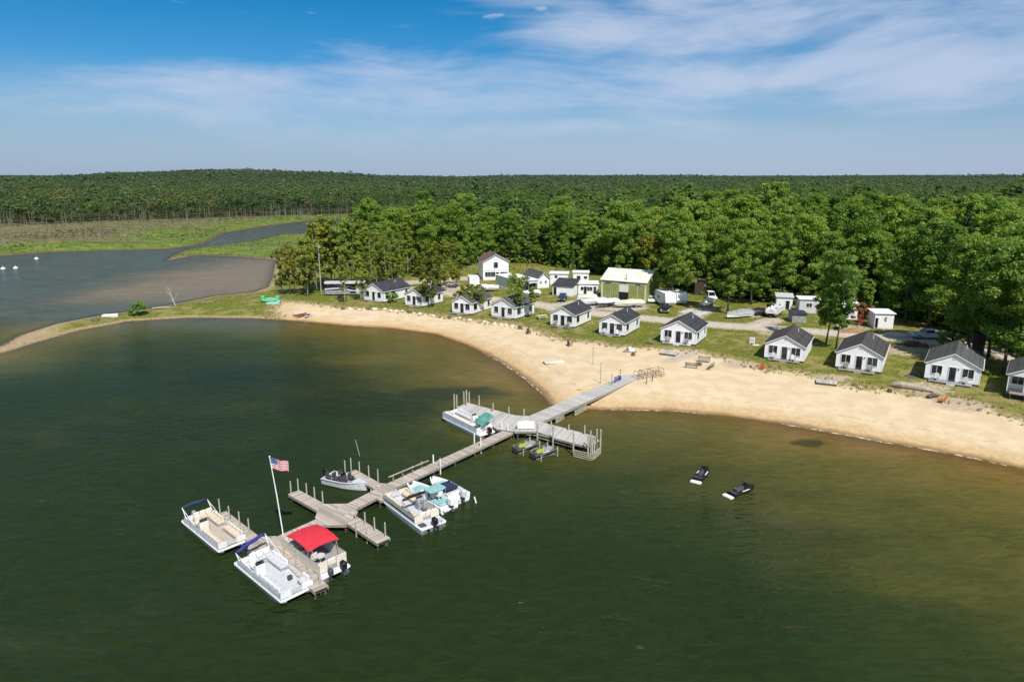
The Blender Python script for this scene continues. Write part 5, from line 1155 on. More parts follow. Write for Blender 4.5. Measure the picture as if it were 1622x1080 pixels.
# jet skis
def jetski(name, label, loc, rz, body, seat, group=None, accent='white', step=False):
    t = empty(name, loc, rz, label, 'jet ski', group)
    L, W, n = 3.3, 1.15, 10; rg = []
    for i in range(n+1):
        q = i/n; x = -L/2+L*q; k = (.92 if q < .1 else 1) if q < .5 else max(.05, 1-((q-.5)/.5)**2.3); w_ = W/2*k; z = .34+.16*max(0, q-.5)
        rg.append([(x,0,-.22+.5*max(0,q-.75)*1.4), (x,w_*.7,-.05), (x,w_,.16), (x,w_*1.0,z*.75), (x,w_*.72,z), (x,-w_*.72,z), (x,-w_*1.0,z*.75), (x,-w_,.16), (x,-w_*.7,-.05)])
    MB().loft(rg).build('hull', M[body], t)
    hd = MB(); hd.loft([[(x, y, z) for y, z in ((-w_, .30), (-w_*.7, h_), (w_*.7, h_), (w_, .30))] for x, w_, h_ in ((-.1, .30, .70), (.3, .36, .80), (.8, .38, .66), (1.25, .22, .48))]); hd.build('front_hood', M[accent], t)
    s = MB(); s.loft([[(x, y, z) for y, z in ((-.22, .32), (-.13, h_), (.13, h_), (.22, .32))] for x, h_ in ((-1.15, .52), (-.75, .66), (-.3, .60), (-.05, .68))]); s.build('seat', M[seat], t)
    h = MB(); h.tube([(.02, -.40, .93), (.12, -.15, .96), (.16, 0, .95), (.12, .15, .96), (.02, .40, .93)], .035, 6); h.tube([(.16, 0, .95), (.26, 0, .78)], .06, 6); h.build('handlebar', M['black'], t)
    d = MB(); d.rbox(-L/2-.02, -L/2+.35, -.42, .42, .345, .365, .1, .01); d.build('rear_mat', M['dgrey'], t)
    for sd in (-1, 1): MB().loft([[(x, sd*.50*k, .335), (x, sd*.40*k, .345), (x, sd*.40*k, .36), (x, sd*.50*k, .35)] for x, k in ((-.6, .98), (.3, .94), (.9, .6))]).build('side_decal', M['buoywhite'], t)
    if step: MB().rbox(-L/2-.75, -L/2-.25, -.55, .55, .02, .16, .1, .04).build('rear_float', M['buoywhite'], t)
    return t
for (u, v), (u2, v2), lb in (((1105,757),(1121,739),'black jet ski floating on the lake, nearer the pier'), ((1163,779),(1191,769),'black jet ski floating on the lake, nearer the viewer')):
    a, b = at(u, v, .3), at(u2, v2, .3)
    jetski('jet_ski', lb, ((a[0]+b[0])/2, (a[1]+b[1])/2, .0), math.atan2(b[1]-a[1], b[0]-a[0]), 'black', 'dgrey', 'black jet skis floating off the beach', 'black', True)
for k, ((u, v), lb) in enumerate((((834,711), 'grey jet ski with yellow seat on the lift nearer the bench'), ((862,720), 'grey jet ski with yellow seat on the outer lift under the pier head'))):
    x, y = at(u, v, .2); rz = R(38)
    jetski('jet_ski', lb, (x, y, .36), rz, 'dgrey', 'lime', 'jet skis on lifts at the pier head', 'grey')
    t = empty('jet_ski_lift', (x, y, 0), rz, 'pale metal post lift holding the grey jet ski ' + ('nearer the bench' if k == 0 else 'on the outer side'), 'boat lift', 'jet ski lifts at the pier head')
    for sx_ in (-1.15, 1.2):
        for sy_ in (-.85, .85): MB().tube([(sx_, sy_, -2), (sx_, sy_, 1.15 if sx_ > 0 else .75)], .06, 7).build('lift_post', M['piling'], t)
        MB().box(sx_-.05, sx_+.05, -.80, .80, -.02, .08).build('cross_bar', M['alu'], t)
    for sy_ in (-.28, .28): MB().box(-1.4, 1.4, sy_-.07, sy_+.07, .085, .15).build('bunk', M['timber'], t)
    for sy_ in (-.85, .85): MB().tube([(-1.15, sy_, .65), (1.2, sy_, .95)], .03, 6).build('side_rail', M['alu'], t)
# buoys and floats
def buoy(u, v, h_, r, label, tilt=.2, group=None):
    x, y = at(u, v); t = MB(); t.tube([(0,0,-.3), (tilt*.5*h_*0,0,0), (-tilt*h_, 0, h_)], [r*.7, r, r*.8], 8); o = t.build('spar_buoy', M['buoywhite'], None, (x, y, 0)); tag(o, label, 'buoy', group); return o
x, y = at(571, 722); t = MB(); t.tube([(0,0,-.5), (-.45,0,1.9)], .035, 6); o = t.build('marker_pole', M['piling'], None, (x, y, 0)); tag(o, 'thin slanting marker pole in the water beyond the grey fishing boat', 'marker pole')
buoy(754, 796, .62, .08, 'small white spar buoy in the water right of the runabout', .25)
for u, v, lb in ((5,427,'white float on the back bay nearest the left picture edge'), (25,426,'white float on the back bay, middle of the three'), (58,411,'white float on the back bay farthest up'), (272,391,'white float near the marsh channel mouth')):
    x, y = at(u, v); m = MB(); m.ball((0,0,.25), .75, 9, 5, .6); m.tube([(0,0,.5), (.05,0,1.1)], .12, 6); o = m.build('mooring_buoy', M['buoywhite'], None, (x, y, 0)); tag(o, lb, 'buoy', 'white floats on the back bay')

def mooring(a, b, za, zb, label):
    (xa, ya), (xb, yb) = at(*a, za), at(*b, zb); d = Vector((xb-xa, yb-ya, zb-za))
    o = MB().tube([(0,0,0), tuple(d*.5 - Vector((0,0,.12))), tuple(d)], .02, 5).build('mooring_rope', M['lgrey'], None, (xa, ya, za)); tag(o, label, 'rope')
mooring((388,853), (396,847), .75, .76, 'mooring rope of the cream pontoon boat on the outermost finger')
mooring((424,866), (442,872), .75, .77, 'mooring rope of the white and grey pontoon boat nearest the viewer')
mooring((644,776), (634,777), .75, .82, 'mooring rope of the beige-seated pontoon boat with black canopy')
mooring((576,764), (588,770), .75, .80, 'mooring rope of the grey fishing boat')
# ------------------------------------------------------------------ vehicles and trailers
def wheels(t, xs, W, r=.36):
    for x in xs:
        for s in (-1, 1):
            o = MB().tube([(x, s*(W/2-.24), r), (x, s*(W/2+.0), r)], r, 14).build('wheel', M['rubber'], t)
            MB().tube([(x, s*(W/2+.001), r), (x, s*(W/2+.012), r)], r*.58, 10).build('rim', M['alu'], o)
def place(u, v, ang): x, y, z = ground(u, v); return (x, y, z), R(ang)
def pickup(u, v, ang, mat, label, group=None, cab=True):
    loc, rz = place(u, v, ang); t = empty('pickup_truck', loc, rz, label, 'pickup truck', group); W = 1.95
    b = MB()
    prof = [(-2.75,.48), (2.55,.42), (2.75,.62), (2.72,.95), (2.55,1.06), (1.15,1.12), (-2.72,1.10), (-2.78,.8)]
    b.loft([[(x, y*k, z) for x, z in prof] for y, k in ((W/2, 1), (W/2-.06, 1.0), (-W/2+.06, 1), (-W/2, 1))]); b.build('body', M[mat], t)
    c = MB(); c.loft([[(x, s*W/2*k, z) for x, z, k in ((-.95,1.12,.96), (1.2,1.12,.96), (.55,1.72,.80), (-.75,1.74,.80))] for s in (1, -1)]); o = c.build('cab', M[mat], t)
    g = MB()
    for s in (-1, 1): g.add([(x, s*(W/2*k+.012), z) for x, z, k in ((-.8,1.20,.935), (.95,1.20,.935), (.50,1.64,.825), (-.68,1.66,.825))], [(0,1,2,3) if s > 0 else (3,2,1,0)])
    g.add([(1.16, -.84, 1.17), (1.16, .84, 1.17), (.62, .72, 1.68), (.62, -.72, 1.68)], [(0,1,2,3)]); g.add([(-.97, -.8, 1.2), (-.97, .8, 1.2), (-.80, .72, 1.66), (-.80, -.72, 1.66)], [(3,2,1,0)]); g.build('windows', M['glass'], o)
    k = MB(); k.box(-2.6, -1.05, -.78, .78, 1.105, 1.112); k.build('cargo_bed', M['black'], t)
    wheels(t, (1.75, -1.75), W, .39)
    for s in (-1, 1): MB().box(2.70, 2.765, min(s*.62, s*.92), max(s*.62, s*.92), .72, .90).build('headlight', M['buoywhite'], t)
    MB().box(2.70, 2.86, -.95, .95, .45, .60).build('bumper', M['alu'], t); MB().box(-2.88, -2.77, -.95, .95, .48, .62).build('bumper', M['alu'], t)
    return t
def car(u, v, ang, mat, label, tall=1.55, L=4.5, name='parked_car', cat='car'):
    loc, rz = place(u, v, ang); t = empty(name, loc, rz, label, cat); W = 1.82; h = L/2
    MB().loft([[(x, y, z) for x, z in ((-h,.35), (h-.1,.32), (h,.55), (h-.15,.80), (h*.45,.93), (-h*.85,.98), (-h,.8))] for y in (W/2, W/2-.08, -W/2+.08, -W/2)]).build('body', M[mat], t)
    o = MB().loft([[(x, s*W/2*k, z) for x, z, k in ((-h*.9,.97,.95), (h*.42,.92,.95), (h*.05,tall,.78), (-h*.72,tall-.03,.78))] for s in (1, -1)]).build('cabin', M[mat], t)
    g = MB()
    for s in (-1, 1): g.add([(x, s*(W/2*k+.012), z) for x, z, k in ((-h*.8,1.03,.935), (h*.30,1.02,.935), (h*.03,tall-.10,.80), (-h*.68,tall-.12,.80))], [(0,1,2,3) if s > 0 else (3,2,1,0)])
    g.add([(h*.40+.01, -.78, .97), (h*.40+.01, .78, .97), (h*.07+.01, .66, tall-.06), (h*.07+.01, -.66, tall-.06)], [(0,1,2,3)]); g.build('windows', M['glass'], o)
    wheels(t, (h*.6, -h*.6), W, .34)
    for s in (-1, 1): MB().box(h-.09, h+.005, min(s*.55, s*.82), max(s*.55, s*.82), .58, .72).build('headlight', M['buoywhite'], t)
    return t
pickup(1469, 536, 172, 'silver', 'silver pickup truck parked at the end of the gravel road by the log pile')
pickup(1052, 493, -100, 'black', 'black pickup truck parked in front of the big white enclosed trailer')
car(1031, 478, -95, 'silver', 'silver car parked beside the green barn', 1.5)
car(891, 476, -100, 'navy', 'blue-black car parked before the dark-roofed shed', 1.6)
car(1126, 474, -92, 'white', 'white car facing the road behind the boat trailer', 1.85, 4.8)
# covered trailers, boats ashore
def enclosed(u, v, ang, L, hgt, label, mat='white', W=2.5, nose=True):
    loc, rz = place(u, v, ang); t = empty('enclosed_trailer', loc, rz, label, 'trailer'); h = L/2
    MB().loft([[(x, y, z) for x, z in ((-h,.5), (h,.5), (h+(.5 if nose else 0),1.2), (h-.05,hgt), (-h,hgt+.02))] for y in (W/2, W/2-.1, -W/2+.1, -W/2)]).build('body', M[mat], t)
    MB().rbox(-h-.04, h, -W/2-.03, W/2+.03, hgt+.025, hgt+.08, .1, .03).build('roof', M['white'], t)
    g = MB(); g.box(-h*.5, -h*.1, -W/2-.012, -W/2-.002, 1.5, 2.1); g.build('window', M['glass'], t)
    wheels(t, (-.5, .4), W-.1, .34); MB().box(h, h+1.3, -.06, .06, .45, .52).build('drawbar', M['dgrey'], t); return t
enclosed(1053, 483, -82, 6.5, 3.1, 'big white enclosed trailer behind the black pickup truck')
enclosed(1072, 480, -82, 5.5, 2.7, 'smaller white trailer at the wood edge by the pale-trunked tree')
enclosed(750, 455, -80, 4.5, 2.9, 'white van-like trailer by the left side of the two-storey house', nose=True)
def trailer_frame(t, L):
    m = MB()
    for s in (-1, 1): m.box(-L/2, L/2-.6, s*.55-.05, s*.55+.05, .42, .52)
    m.box(-L/2, -L/2+.1, -.5, .5, .42, .52); m.box(.4, .5, -.5, .5, .42, .52)
    m.tube([(L/2-.6, .55, .47), (L/2+.7, 0, .45)], .05, 5); m.tube([(L/2-.6, -.55, .47), (L/2+.7, 0, .45)], .05, 5)
    m.build('frame', M['alu'], t); wheels(t, (-L*.2,), 1.9, .32)
def shore_boat(u, v, ang, L, label, cover, hullm='white', W=2.2, trail=True, hgt=1.0):
    (x, y, z), rz = place(u, v, ang)
    if trail:
        tr = empty('boat_trailer', (x, y, z), rz, 'trailer under the ' + label, 'boat trailer'); trailer_frame(tr, L)
    t = empty('covered_boat', (x, y, z + (.62 if trail else .25)), rz, label, 'boat')
    n = 8; rg = []; cv = []
    for i in range(n+1):
        q = i/n; px_ = -L/2+L*q; k = 1 if q < .5 else max(.05, 1-((q-.5)/.5)**2.2); w_ = W/2*k; zt_ = hgt*.62+.2*max(0, q-.5)
        rg.append([(px_,0,-.08+.5*max(0,q-.65)), (px_,w_*.8,.12), (px_,w_,zt_), (px_,-w_,zt_), (px_,-w_*.8,.12)])
        pk = hgt + .30*math.sin(math.pi*min(1, q*1.15+.05)) + .07*math.sin(i*2.3)
        cv.append([(px_,w_+.02,zt_-.12), (px_,w_*.6,(zt_+pk)/2+.10), (px_,0,pk), (px_,-w_*.6,(zt_+pk)/2+.10), (px_,-w_-.02,zt_-.12)])
    MB().loft(rg).build('hull', M[hullm], t); MB().loft(cv, cap=True).build('cover', M[cover], t); return t
shore_boat(770, 462, 12, 6.6, 'white shrink-wrapped boat in front of the two-storey house', 'white')
shore_boat(940, 484, 200, 6.2, 'grey-white covered boat left of the barn yard', 'lgrey')
shore_boat(962, 486, 215, 6.0, 'light covered boat with dark hull in the barn yard', 'white', 'dgrey')
shore_boat(929, 478, 195, 4.6, 'pale yellow covered boat beside the white park trailer', 'ctarp')
shore_boat(996, 487, 188, 6.6, 'cream covered boat in front of the barn doors', 'ctarp', 'white')
shore_boat(1170, 503, 205, 6.4, 'boat under a grey tarpaulin beside the gravel road', 'tarp', 'white', trail=False, hgt=1.25)
shore_boat(1198, 499, 195, 4.4, 'dark covered boat right of the grey tarpaulin', 'black', 'dgrey', trail=False)
shore_boat(1120, 486, 240, 6.0, 'cream open-bowed boat on a trailer in front of the white car', 'cream', 'white')
shore_boat(842, 471, 185, 4.2, 'white boat before the long mobile home', 'white', 'lgrey')
# pontoon boat ashore on a trailer
(x, y, z), rz = place(1227, 500, 235)
tr = empty('boat_trailer', (x, y, z), rz, 'trailer under the pontoon boat parked by the road', 'boat trailer'); trailer_frame(tr, 6)
t = empty('pontoon_boat', (x, y, z + .55), rz, 'white pontoon boat parked on a trailer by the gravel road', 'pontoon boat'); L, W = 6.4, 2.45
pontoons(t, L, W); deck_plate(t, L, W, 'lgrey'); fence(t, L, W, ZF, .62, 'white'); couch(t, .6, L/2-.4, -W/2+.12, -W/2+.75, ZF, ('-y',), 'white'); couch(t, .6, L/2-.4, W/2-.75, W/2-.12, ZF, ('+y',), 'white'); couch(t, -L/2+.95, -L/2+1.6, -W/2+.6, W/2-.12, ZF, ('-x',), 'white'); helm(t, -.4, -.6, ZF, 'white'); outboard(t, -L/2, 0, .5)
# motorhome under the trees
(x, y, z), rz = place(547, 466.5, 3)
t = empty('motorhome', (x, y, z), rz, 'black motorhome with grey swoosh stripes and a white roof edge under the birches', 'motorhome'); L, W, hh = 9.6, 2.5, 3.1; h = L/2
MB().loft([[(x_, y_, z_) for x_, z_ in ((-h+.1,.45), (h-.15,.45), (h,.9), (h-.12,hh-.15), (h-.5,hh), (-h+.2,hh), (-h,hh-.3), (-h,.6))] for y_ in (W/2, W/2-.1, -W/2+.1, -W/2)]).build('body', M['black'], t)
MB().rbox(-h-.1, h+.2, -W/2-.06, W/2+.04, hh+.003, hh+.14, .15, .05).build('roof', M['lgrey'], t)
def sw(pts, mat, d): MB().loft([[(px_, yy_, pz_) for px_, pz_ in pts] for yy_ in (-W/2-.004, -W/2-d)]).build('swoosh', M[mat], t)
sw([(-h+.1,1.75), (-1,2.0), (2.0,1.35), (h-.4,1.15), (h-.3,.95), (1.6,1.05), (-1.2,1.65), (-h+.1,1.35)], 'silver', .012)
sw([(-h+.1,1.15), (-.6,1.35), (1.6,.85), (1.4,.55), (-h+.1,.6)], 'grey', .010)
sw([(-h+.6,2.75), (-.2,2.55), (2.8,1.75), (-.2,2.35), (-h+.6,2.45)], 'grey', .014)
MB().box(2.9, 3.7, -W/2-.016, -W/2-.003, .55, 2.6).build('door', M['lgrey'], t); MB().box(-h, h-.2, -W/2-.03, -W/2-.004, .36, .46).build('sill_strip', M['lgrey'], t)
for a0, a1 in ((-3.6,-2.2), (.6,1.8)): MB().box(a0, a1, -W/2-.022, -W/2-.016, 2.0, 2.6).build('window', M['glass'], t)
wheels(t, (3.6, -2.6), W, .48)
MB().tube([(-h+.2, -W/2-.35, hh-.1), (h-1.0, -W/2-.35, hh-.1)], .11, 8).build('rolled_awning', M['lgrey'], t)
# red compact digger
(x, y, z), rz = place(1362, 515, -120)
t = empty('compact_digger', (x, y, z), rz, 'red compact digger left of the white emblem shed', 'digger')
for s in (-1, 1): MB().sprism([(-.9,.0), (.9,.0), (1.1,.3), (.9,.55), (-.9,.55), (-1.1,.3)], s*.55-.17, s*.55+.17).build('track', M['rubber'], t)
MB().rbox(-.95, .75, -.6, .6, .58, 1.35, .18, .12).build('body', M['redpaint'], t)
cb = MB(); [cb.box(a-.04, a+.04, b-.04, b+.04, 1.3, 2.45) for a in (-.3, .65) for b in (-.52, .52)]; cb.rbox(-.42, .78, -.62, .62, 2.46, 2.55, .1, .04); cb.build('cab_frame', M['redpaint'], t)
MB().tube([(.7, 0, 1.0), (1.6, 0, 2.5), (2.6, 0, 2.1)], [.16,.14,.11], 6).build('boom', M['redpaint'], t); o = MB().tube([(2.6, 0, 2.1), (2.9, 0, .9)], [.11,.09], 6).build('dipper_arm', M['redpaint'], t)
t.scale = (.8, .8, .8)
MB().sprism([(2.75,.95), (3.05,.95), (3.15,.5), (2.6,.42)], -.35, .35).build('bucket', M['rust'], t)

# ------------------------------------------------------------------ things on the beach and lawn
def rock_mesh(seed, r):
    bm = bmesh.new(); bmesh.ops.create_icosphere(bm, subdivisions=2, radius=1); rr = random.Random(seed)
    ax_ = [Vector((rr.gauss(0,1), rr.gauss(0,1), rr.gauss(0,1))).normalized() for _ in range(7)]; cut = [rr.uniform(.55, .9) for _ in ax_]
    for v in bm.verts:
        for a_, c_ in zip(ax_, cut):
            d = v.co.dot(a_)
            if d > c_: v.co -= a_*(d-c_)
        v.co += Vector((rr.uniform(-.04,.04), rr.uniform(-.04,.04), rr.uniform(-.04,.04)))
        v.co = Vector((v.co.x*1.15, v.co.y*.9, v.co.z*.72))*r
    me = bpy.data.meshes.new('boulder'); bm.to_mesh(me); bm.free(); return me
RK = []
for i in range(6):
    for m_ in ('stone', 'dstone'):
        me = rock_mesh(40+i, 1.0); me.materials.append(M[m_]); RK.append(me)
line = ats([(543,489),(580,490.5),(612,491.5),(640,494),(668,497.5),(690,501),(715,503),(740,506),(762,509),(785,515),(805,517),(830,522)], 1.1)
k = 0
for (x0, y0), (x1, y1) in zip(line[:-1], line[1:]):
    d = math.hypot(x1-x0, y1-y0); n = max(2, int(d/1.25))
    for j in range(n):
        q = (j + random.uniform(.1, .9))/n; x, y = x0+(x1-x0)*q, y0+(y1-y0)*q + random.uniform(-.5, .5)
        s = random.uniform(.34, .72); dark = random.random() < .33
        o = bpy.data.objects.new('boulder', RK[(k % 6)*2 + (1 if dark else 0)]); COL.objects.link(o); k += 1
        o.location = (x, y, gz(x, y) + s*.22); o.rotation_euler = (random.uniform(-.2,.2), random.uniform(-.2,.2), random.uniform(0, 6.28)); o.scale = (s, s, s)
        tag(o, ('dark' if dark else 'pale') + ' boulder in the row between the sand and the left-hand cottages', 'boulder', 'boulders along the grass edge')
def thing_px(u, v, name, label, cat, ang=0, group=None, dz=0):
    x, y, z = ground(u, v); return empty(name, (x, y, z+dz), R(ang), label, cat, group)
# lawn table and benches
t = thing_px(858, 505, 'picnic_table', 'pale yellow picnic table on the lawn between two cottages', 'picnic table', 25)
MB().box(-1.1, 1.1, -.42, .42, .70, .76).build('table_top', M['ctarp'], t)
for s in (-1, 1):
    MB().box(-1.1, 1.1, s*.75-.14, s*.75+.14, .42, .46).build('bench_seat', M['ctarp'], t)
    MB().loft([[(s*.8+dx, y_, z_) for y_, z_ in ((-.80,0), (-.70,0), (-.20,.69), (-.30,.69))] for dx in (-.04, .04)]).build('leg', M['ctarp'], t)
    MB().loft([[(s*.8+dx, -y_, z_) for y_, z_ in ((-.80,0), (-.70,0), (-.20,.69), (-.30,.69))] for dx in (-.04, .04)]).build('leg', M['ctarp'], t)
    MB().box(s*.9-.04, s*.9+.04, -.85, .85, .37, .415).build('cross_brace', M['ctarp'], t)
def fire_bench(u, v, ang, label):
    t = thing_px(u, v, 'plank_bench', label, 'bench', ang, 'plank benches round the fire pit')
    MB().box(-.95, .95, -.22, .22, .40, .45).build('seat', M['timber'], t)
    for i in range(3): MB().box(-.95, .95, .24+.03*i, .28+.03*i, .50+.17*i, .63+.17*i).build('back_board', M['timber'], t)
    for s in (-1, 1):
        MB().box(s*.8-.05, s*.8+.05, -.20, .20, 0, .398).build('leg', M['timber'], t); MB().loft([[(s*.8+dx, y_, z_) for y_, z_ in ((.235, .2), (.205, .2), (.30, .98), (.36, .98))] for dx in (-.04, .04)]).build('back_post', M['dtimber'], t)
fire_bench(1095, 583, 160, 'grey plank bench on the left of the fire pit'); fire_bench(1115, 574, -15, 'grey plank bench behind the fire pit'); fire_bench(1125, 584, 235, 'grey plank bench on the right of the fire pit')
t = thing_px(1106, 578, 'fire_pit', 'low dark fire ring in the sand between three plank benches', 'fire pit')
r = MB(); r.loft([[(math.cos(a)*q, math.sin(a)*q, z_) for a in [2*math.pi*k_/14 for k_ in range(14)]] for q, z_ in ((.55,-.1), (.55,.26), (.47,.26), (.47,.02))], cap=False); r.build('ring', M['dstone'], t)
MB().tube([(0,0,-.05), (0,0,.05)], .46, 14).build('ash', M['dgrey'], t)
lg = MB(); lg.tube([(-.3,-.1,.1), (.3,.15,.16)], .06, 6); lg.build('charred_log', M['black'], t); lg = MB(); lg.tube([(-.2,.2,.1), (.25,-.22,.2)], .05, 6); lg.build('charred_log', M['black'], t)
def platform(u, v, ang, sx_, sy_, label, mat='deckgrey', hgt=.34):
    t = thing_px(u, v, 'swim_platform', label, 'platform', ang)
    MB().box(-sx_, sx_, -sy_, sy_, hgt-.06, hgt).build('plank_top', M[mat], t)
    for s in (-1, 1): MB().box(-sx_+.03, sx_-.03, s*(sy_-.08)-.05, s*(sy_-.08)+.05, -.05, hgt-.062).build('bearer', M['dtimber'], t)
    for s in (-1, 1): MB().tube([(s*(sx_-.5), -sy_+.14, .13), (s*(sx_-.5), sy_-.14, .13)], .13, 8).build('float_drum', M['dgrey'], t)
platform(1060, 561, -30, 1.35, 1.1, 'square grey plank platform lying on the sand below the path-side cottage'); platform(1309, 607.5, -24, 1.35, .95, 'grey swim platform lying on the sand below the right-hand cottages')
# pallet with white sheet and stump
t = thing_px(997, 557, 'plank_stack', 'pile of weathered planks with a crumpled white sheet at the lawn edge', 'planks')
for i in range(5): MB().box(-1.2+.1*i, 1.1-.05*i, -.6+.24*i, -.40+.24*i, .04+.03*(i % 2), .16+.03*(i % 2)).build('board', M['timber'], t)
MB().loft([[(x_, y_, .2+z_) for y_, z_ in ((-.35, 0), (-.1, .3+.25*math.sin(x_*3+1)), (.2, .45+.2*math.cos(x_*4)), (.4, 0))] for x_ in (-.1, .2, .5, .8)]).build('sheet', M['buoywhite'], t)
o = MB().tube([(0,0,-.1), (0,0,.42)], [.38,.34], 11).build('tree_stump', M['rust'], None, ground(1003, 563)); tag(o, 'reddish brown stump beside the pile of weathered planks', 'stump')
# floats and kayaks
(x, y, z), rz = place(877, 574, 15)
t = empty('swim_raft', (x, y, z), rz, 'white swim raft with dark hatches lying on the sand left of the pier', 'raft')
MB().rbox(-1.65, 1.65, -.75, .75, .02, .30, .25, .08).build('hull', M['ctarp'], t)
for a0, a1, b0, b1 in ((-1.2,-.5,-.3,.3), (.7,1.25,-.2,.35), (-.2,.35,-.45,-.1)): MB().rbox(a0, a1, b0, b1, .302, .325, .08, .01).build('hatch', M['lgrey'], t)
o = MB().tube([(-1.0,0,.06), (-.3,.1,.06), (.4,-.05,.06), (1.0,.08,.06)], .055, 6).build('pool_noodle', M['yellow'], None, ground(928, 616)); o.rotation_euler = (0,0,.5); tag(o, 'yellow foam noodle on the sand beside the pier', 'noodle')
o = MB().tube([(-.8,0,.06), (0,.12,.06), (.8,0,.06)], .055, 6).build('pool_noodle', M['lime'], None, ground(923, 617)); o.rotation_euler = (0,0,.2); tag(o, 'lime green foam noodle next to the yellow one', 'noodle')
def kayak(u, v, ang, mat, label, L=3.6):
    (x, y, z), rz = place(u, v, ang); t = empty('kayak', (x, y, z), rz, label, 'kayak'); rg = []
    for i in range(9):
        q = -1+2*i/8; w_ = .38*max(.06, 1-abs(q)**2.2); s_ = .14*abs(q)**2; rg.append([(q*L/2,0,.02+s_), (q*L/2,w_,.16+s_), (q*L/2,w_*.7,.30+s_*1.1), (q*L/2,-w_*.7,.30+s_*1.1), (q*L/2,-w_,.16+s_)])
    MB().loft(rg).build('hull', M[mat], t); MB().tube([(math.cos(a)*.45, math.sin(a)*.22, .305) for a in [2*math.pi*k_/12 for k_ in range(13)]], .035, 5, False).build('cockpit_rim', M['black'], t); MB().rbox(-.38, .38, -.17, .17, .302, .312, .1, .003).build('cockpit', M['black'], t)
kayak(475, 501, 52, 'maroon', 'maroon kayak on the sand at the left end of the beach'); kayak(480, 503, 50, 'rust', 'rusty red kayak beside the maroon one')
kayak(489, 503, 75, 'lilac', 'pale lilac kayak at the left end of the beach', 3.2); kayak(434, 481, 10, 'maroon', 'dark kayak in front of the green inflatable', 3.0)
t = thing_px(429, 478, 'inflatable_raft', 'bright green inflatable raft on the grass at the spit', 'inflatable', 8)
m = MB(); m.tube([(math.cos(a)*1.9, math.sin(a)*1.0, .45) for a in [2*math.pi*k_/18 for k_ in range(19)]], .42, 9, False); m.build('tube_ring', M['green_raft'], t); MB().tube([(0,0,.1), (0,0,.3)], .95, 16).build('floor', M['green_raft'], t)
m = MB(); m.rbox(-2.1, -1.2, -.7, .7, .8, 1.5, .2, .15); m.build('backrest', M['green_raft'], t); m = MB(); m.rbox(1.2, 2.1, -.7, .7, .8, 1.4, .2, .15); m.build('backrest', M['green_raft'], t)
t = thing_px(433, 481, 'inflatable_raft', 'pale aqua inflatable mat in front of the green raft', 'inflatable', 5)
MB().rbox(-1.6, 1.6, -.7, .7, .0, .35, .3, .12).build('mat', M['aqua'], t); MB().rbox(.8, 1.6, -.68, .68, .352, .65, .2, .1).build('pillow', M['aqua'], t)
# beach poles
for u, vb, vt, lb in ((939,577,549,'thin grey net pole standing on the beach, farther from the pier'), (951,607,574,'thin grey net pole standing on the beach, nearer the pier')):
    x, y, z = ground(u, vb); zt_ = ztop(y, vt); t = empty('net_pole', (x, y, z), 0, lb, 'pole'); MB().tube([(0,0,-.3), (0,0,zt_-z)], .045, 6).build('shaft', M['timber'], t); MB().tube([(0,0,-.05), (0,0,.05)], .16, 10).build('foot', M['timber'], t)
for u, vb, vt, lb in ((969,609,594,'left pole at the beach end of the pier'), (982,604,586,'right pole at the beach end of the pier')):
    x, y = at(u, vb, 1.1); zt_ = ztop(y, vt); t = empty('pier_pole', (x, y, 1.1), 0, 'thin grey ' + lb, 'pole'); MB().tube([(0,0,-1.2), (0,0,zt_-1.1)], .05, 6).build('shaft', M['timber'], t)
    MB().tube([(0,0,zt_-1.1), (0,0,zt_-1.02)], .07, 7).build('cap', M['dgrey'], t)
for u, v, lb in ((976,600,'left blue towel hanging at the pier poles'), (981,598,'right blue towel hanging at the pier poles')):
    x, y = at(u, v, 1.7); o = MB().loft([[(-.28, .02*math.sin(q*9), z_), (.28, .03*math.cos(q*7), z_), (.26, .03+.03*math.cos(q*7), z_), (-.27, .03+.02*math.sin(q*9), z_)] for q, z_ in ((0,.30), (.5,0), (1,-.35))]).build('towel', M['purple'] if 'left' in lb else M['blue'], None, (x, y, 1.7)); tag(o, lb, 'towel')
x0, y0 = at(968, 603, 2.0); x1, y1 = at(983, 596, 2.0)
o = MB().tube([(0,0,0), ((x1-x0)/2, (y1-y0)/2, -.04), (x1-x0, y1-y0, 0)], .015, 5).build('rope', M['lgrey'], None, (x0, y0, 2.04)); tag(o, 'thin rope strung between the two poles at the beach end of the pier', 'rope')
# stacked dock frames
t = thing_px(1028, 597, 'dock_frame_stack', 'tangled stack of rusty dock frames beside the beach end of the pier', 'frames', 25)
rr = random.Random(5)
for k in range(7):
    x_ = -2.2+.75*k; a_ = rr.uniform(-.25,.25); h1 = rr.uniform(.7, 1.2); y_ = rr.uniform(-.2,.2)
    MB().tube([(x_, -.7+y_, 0), (x_+a_, -.65+y_, h1), (x_+a_, .65+y_, h1), (x_, .7+y_, 0)], .045, 6).build('frame_hoop', M['rust' if k % 2 else 'timber'], t)
for k in range(5): z_ = .25+.2*k; MB().tube([(-2.4+.2*k, -.7+.3*k, z_), (2.5-.1*k, -.6+.32*k, z_+.1)], .04, 6).build('long_bar', M['rust' if k % 2 == 0 else 'timber'], t)
for u, v, lb in ((1024,608,'left short post in the sand under the stacked dock frames'), (1033,604,'right short post in the sand under the stacked dock frames')):
    o = MB().tube([(0,0,-.2), (.02,0,.95)], .06, 6).build('short_post', M['dtimber'], None, ground(u, v)); tag(o, lb, 'post')
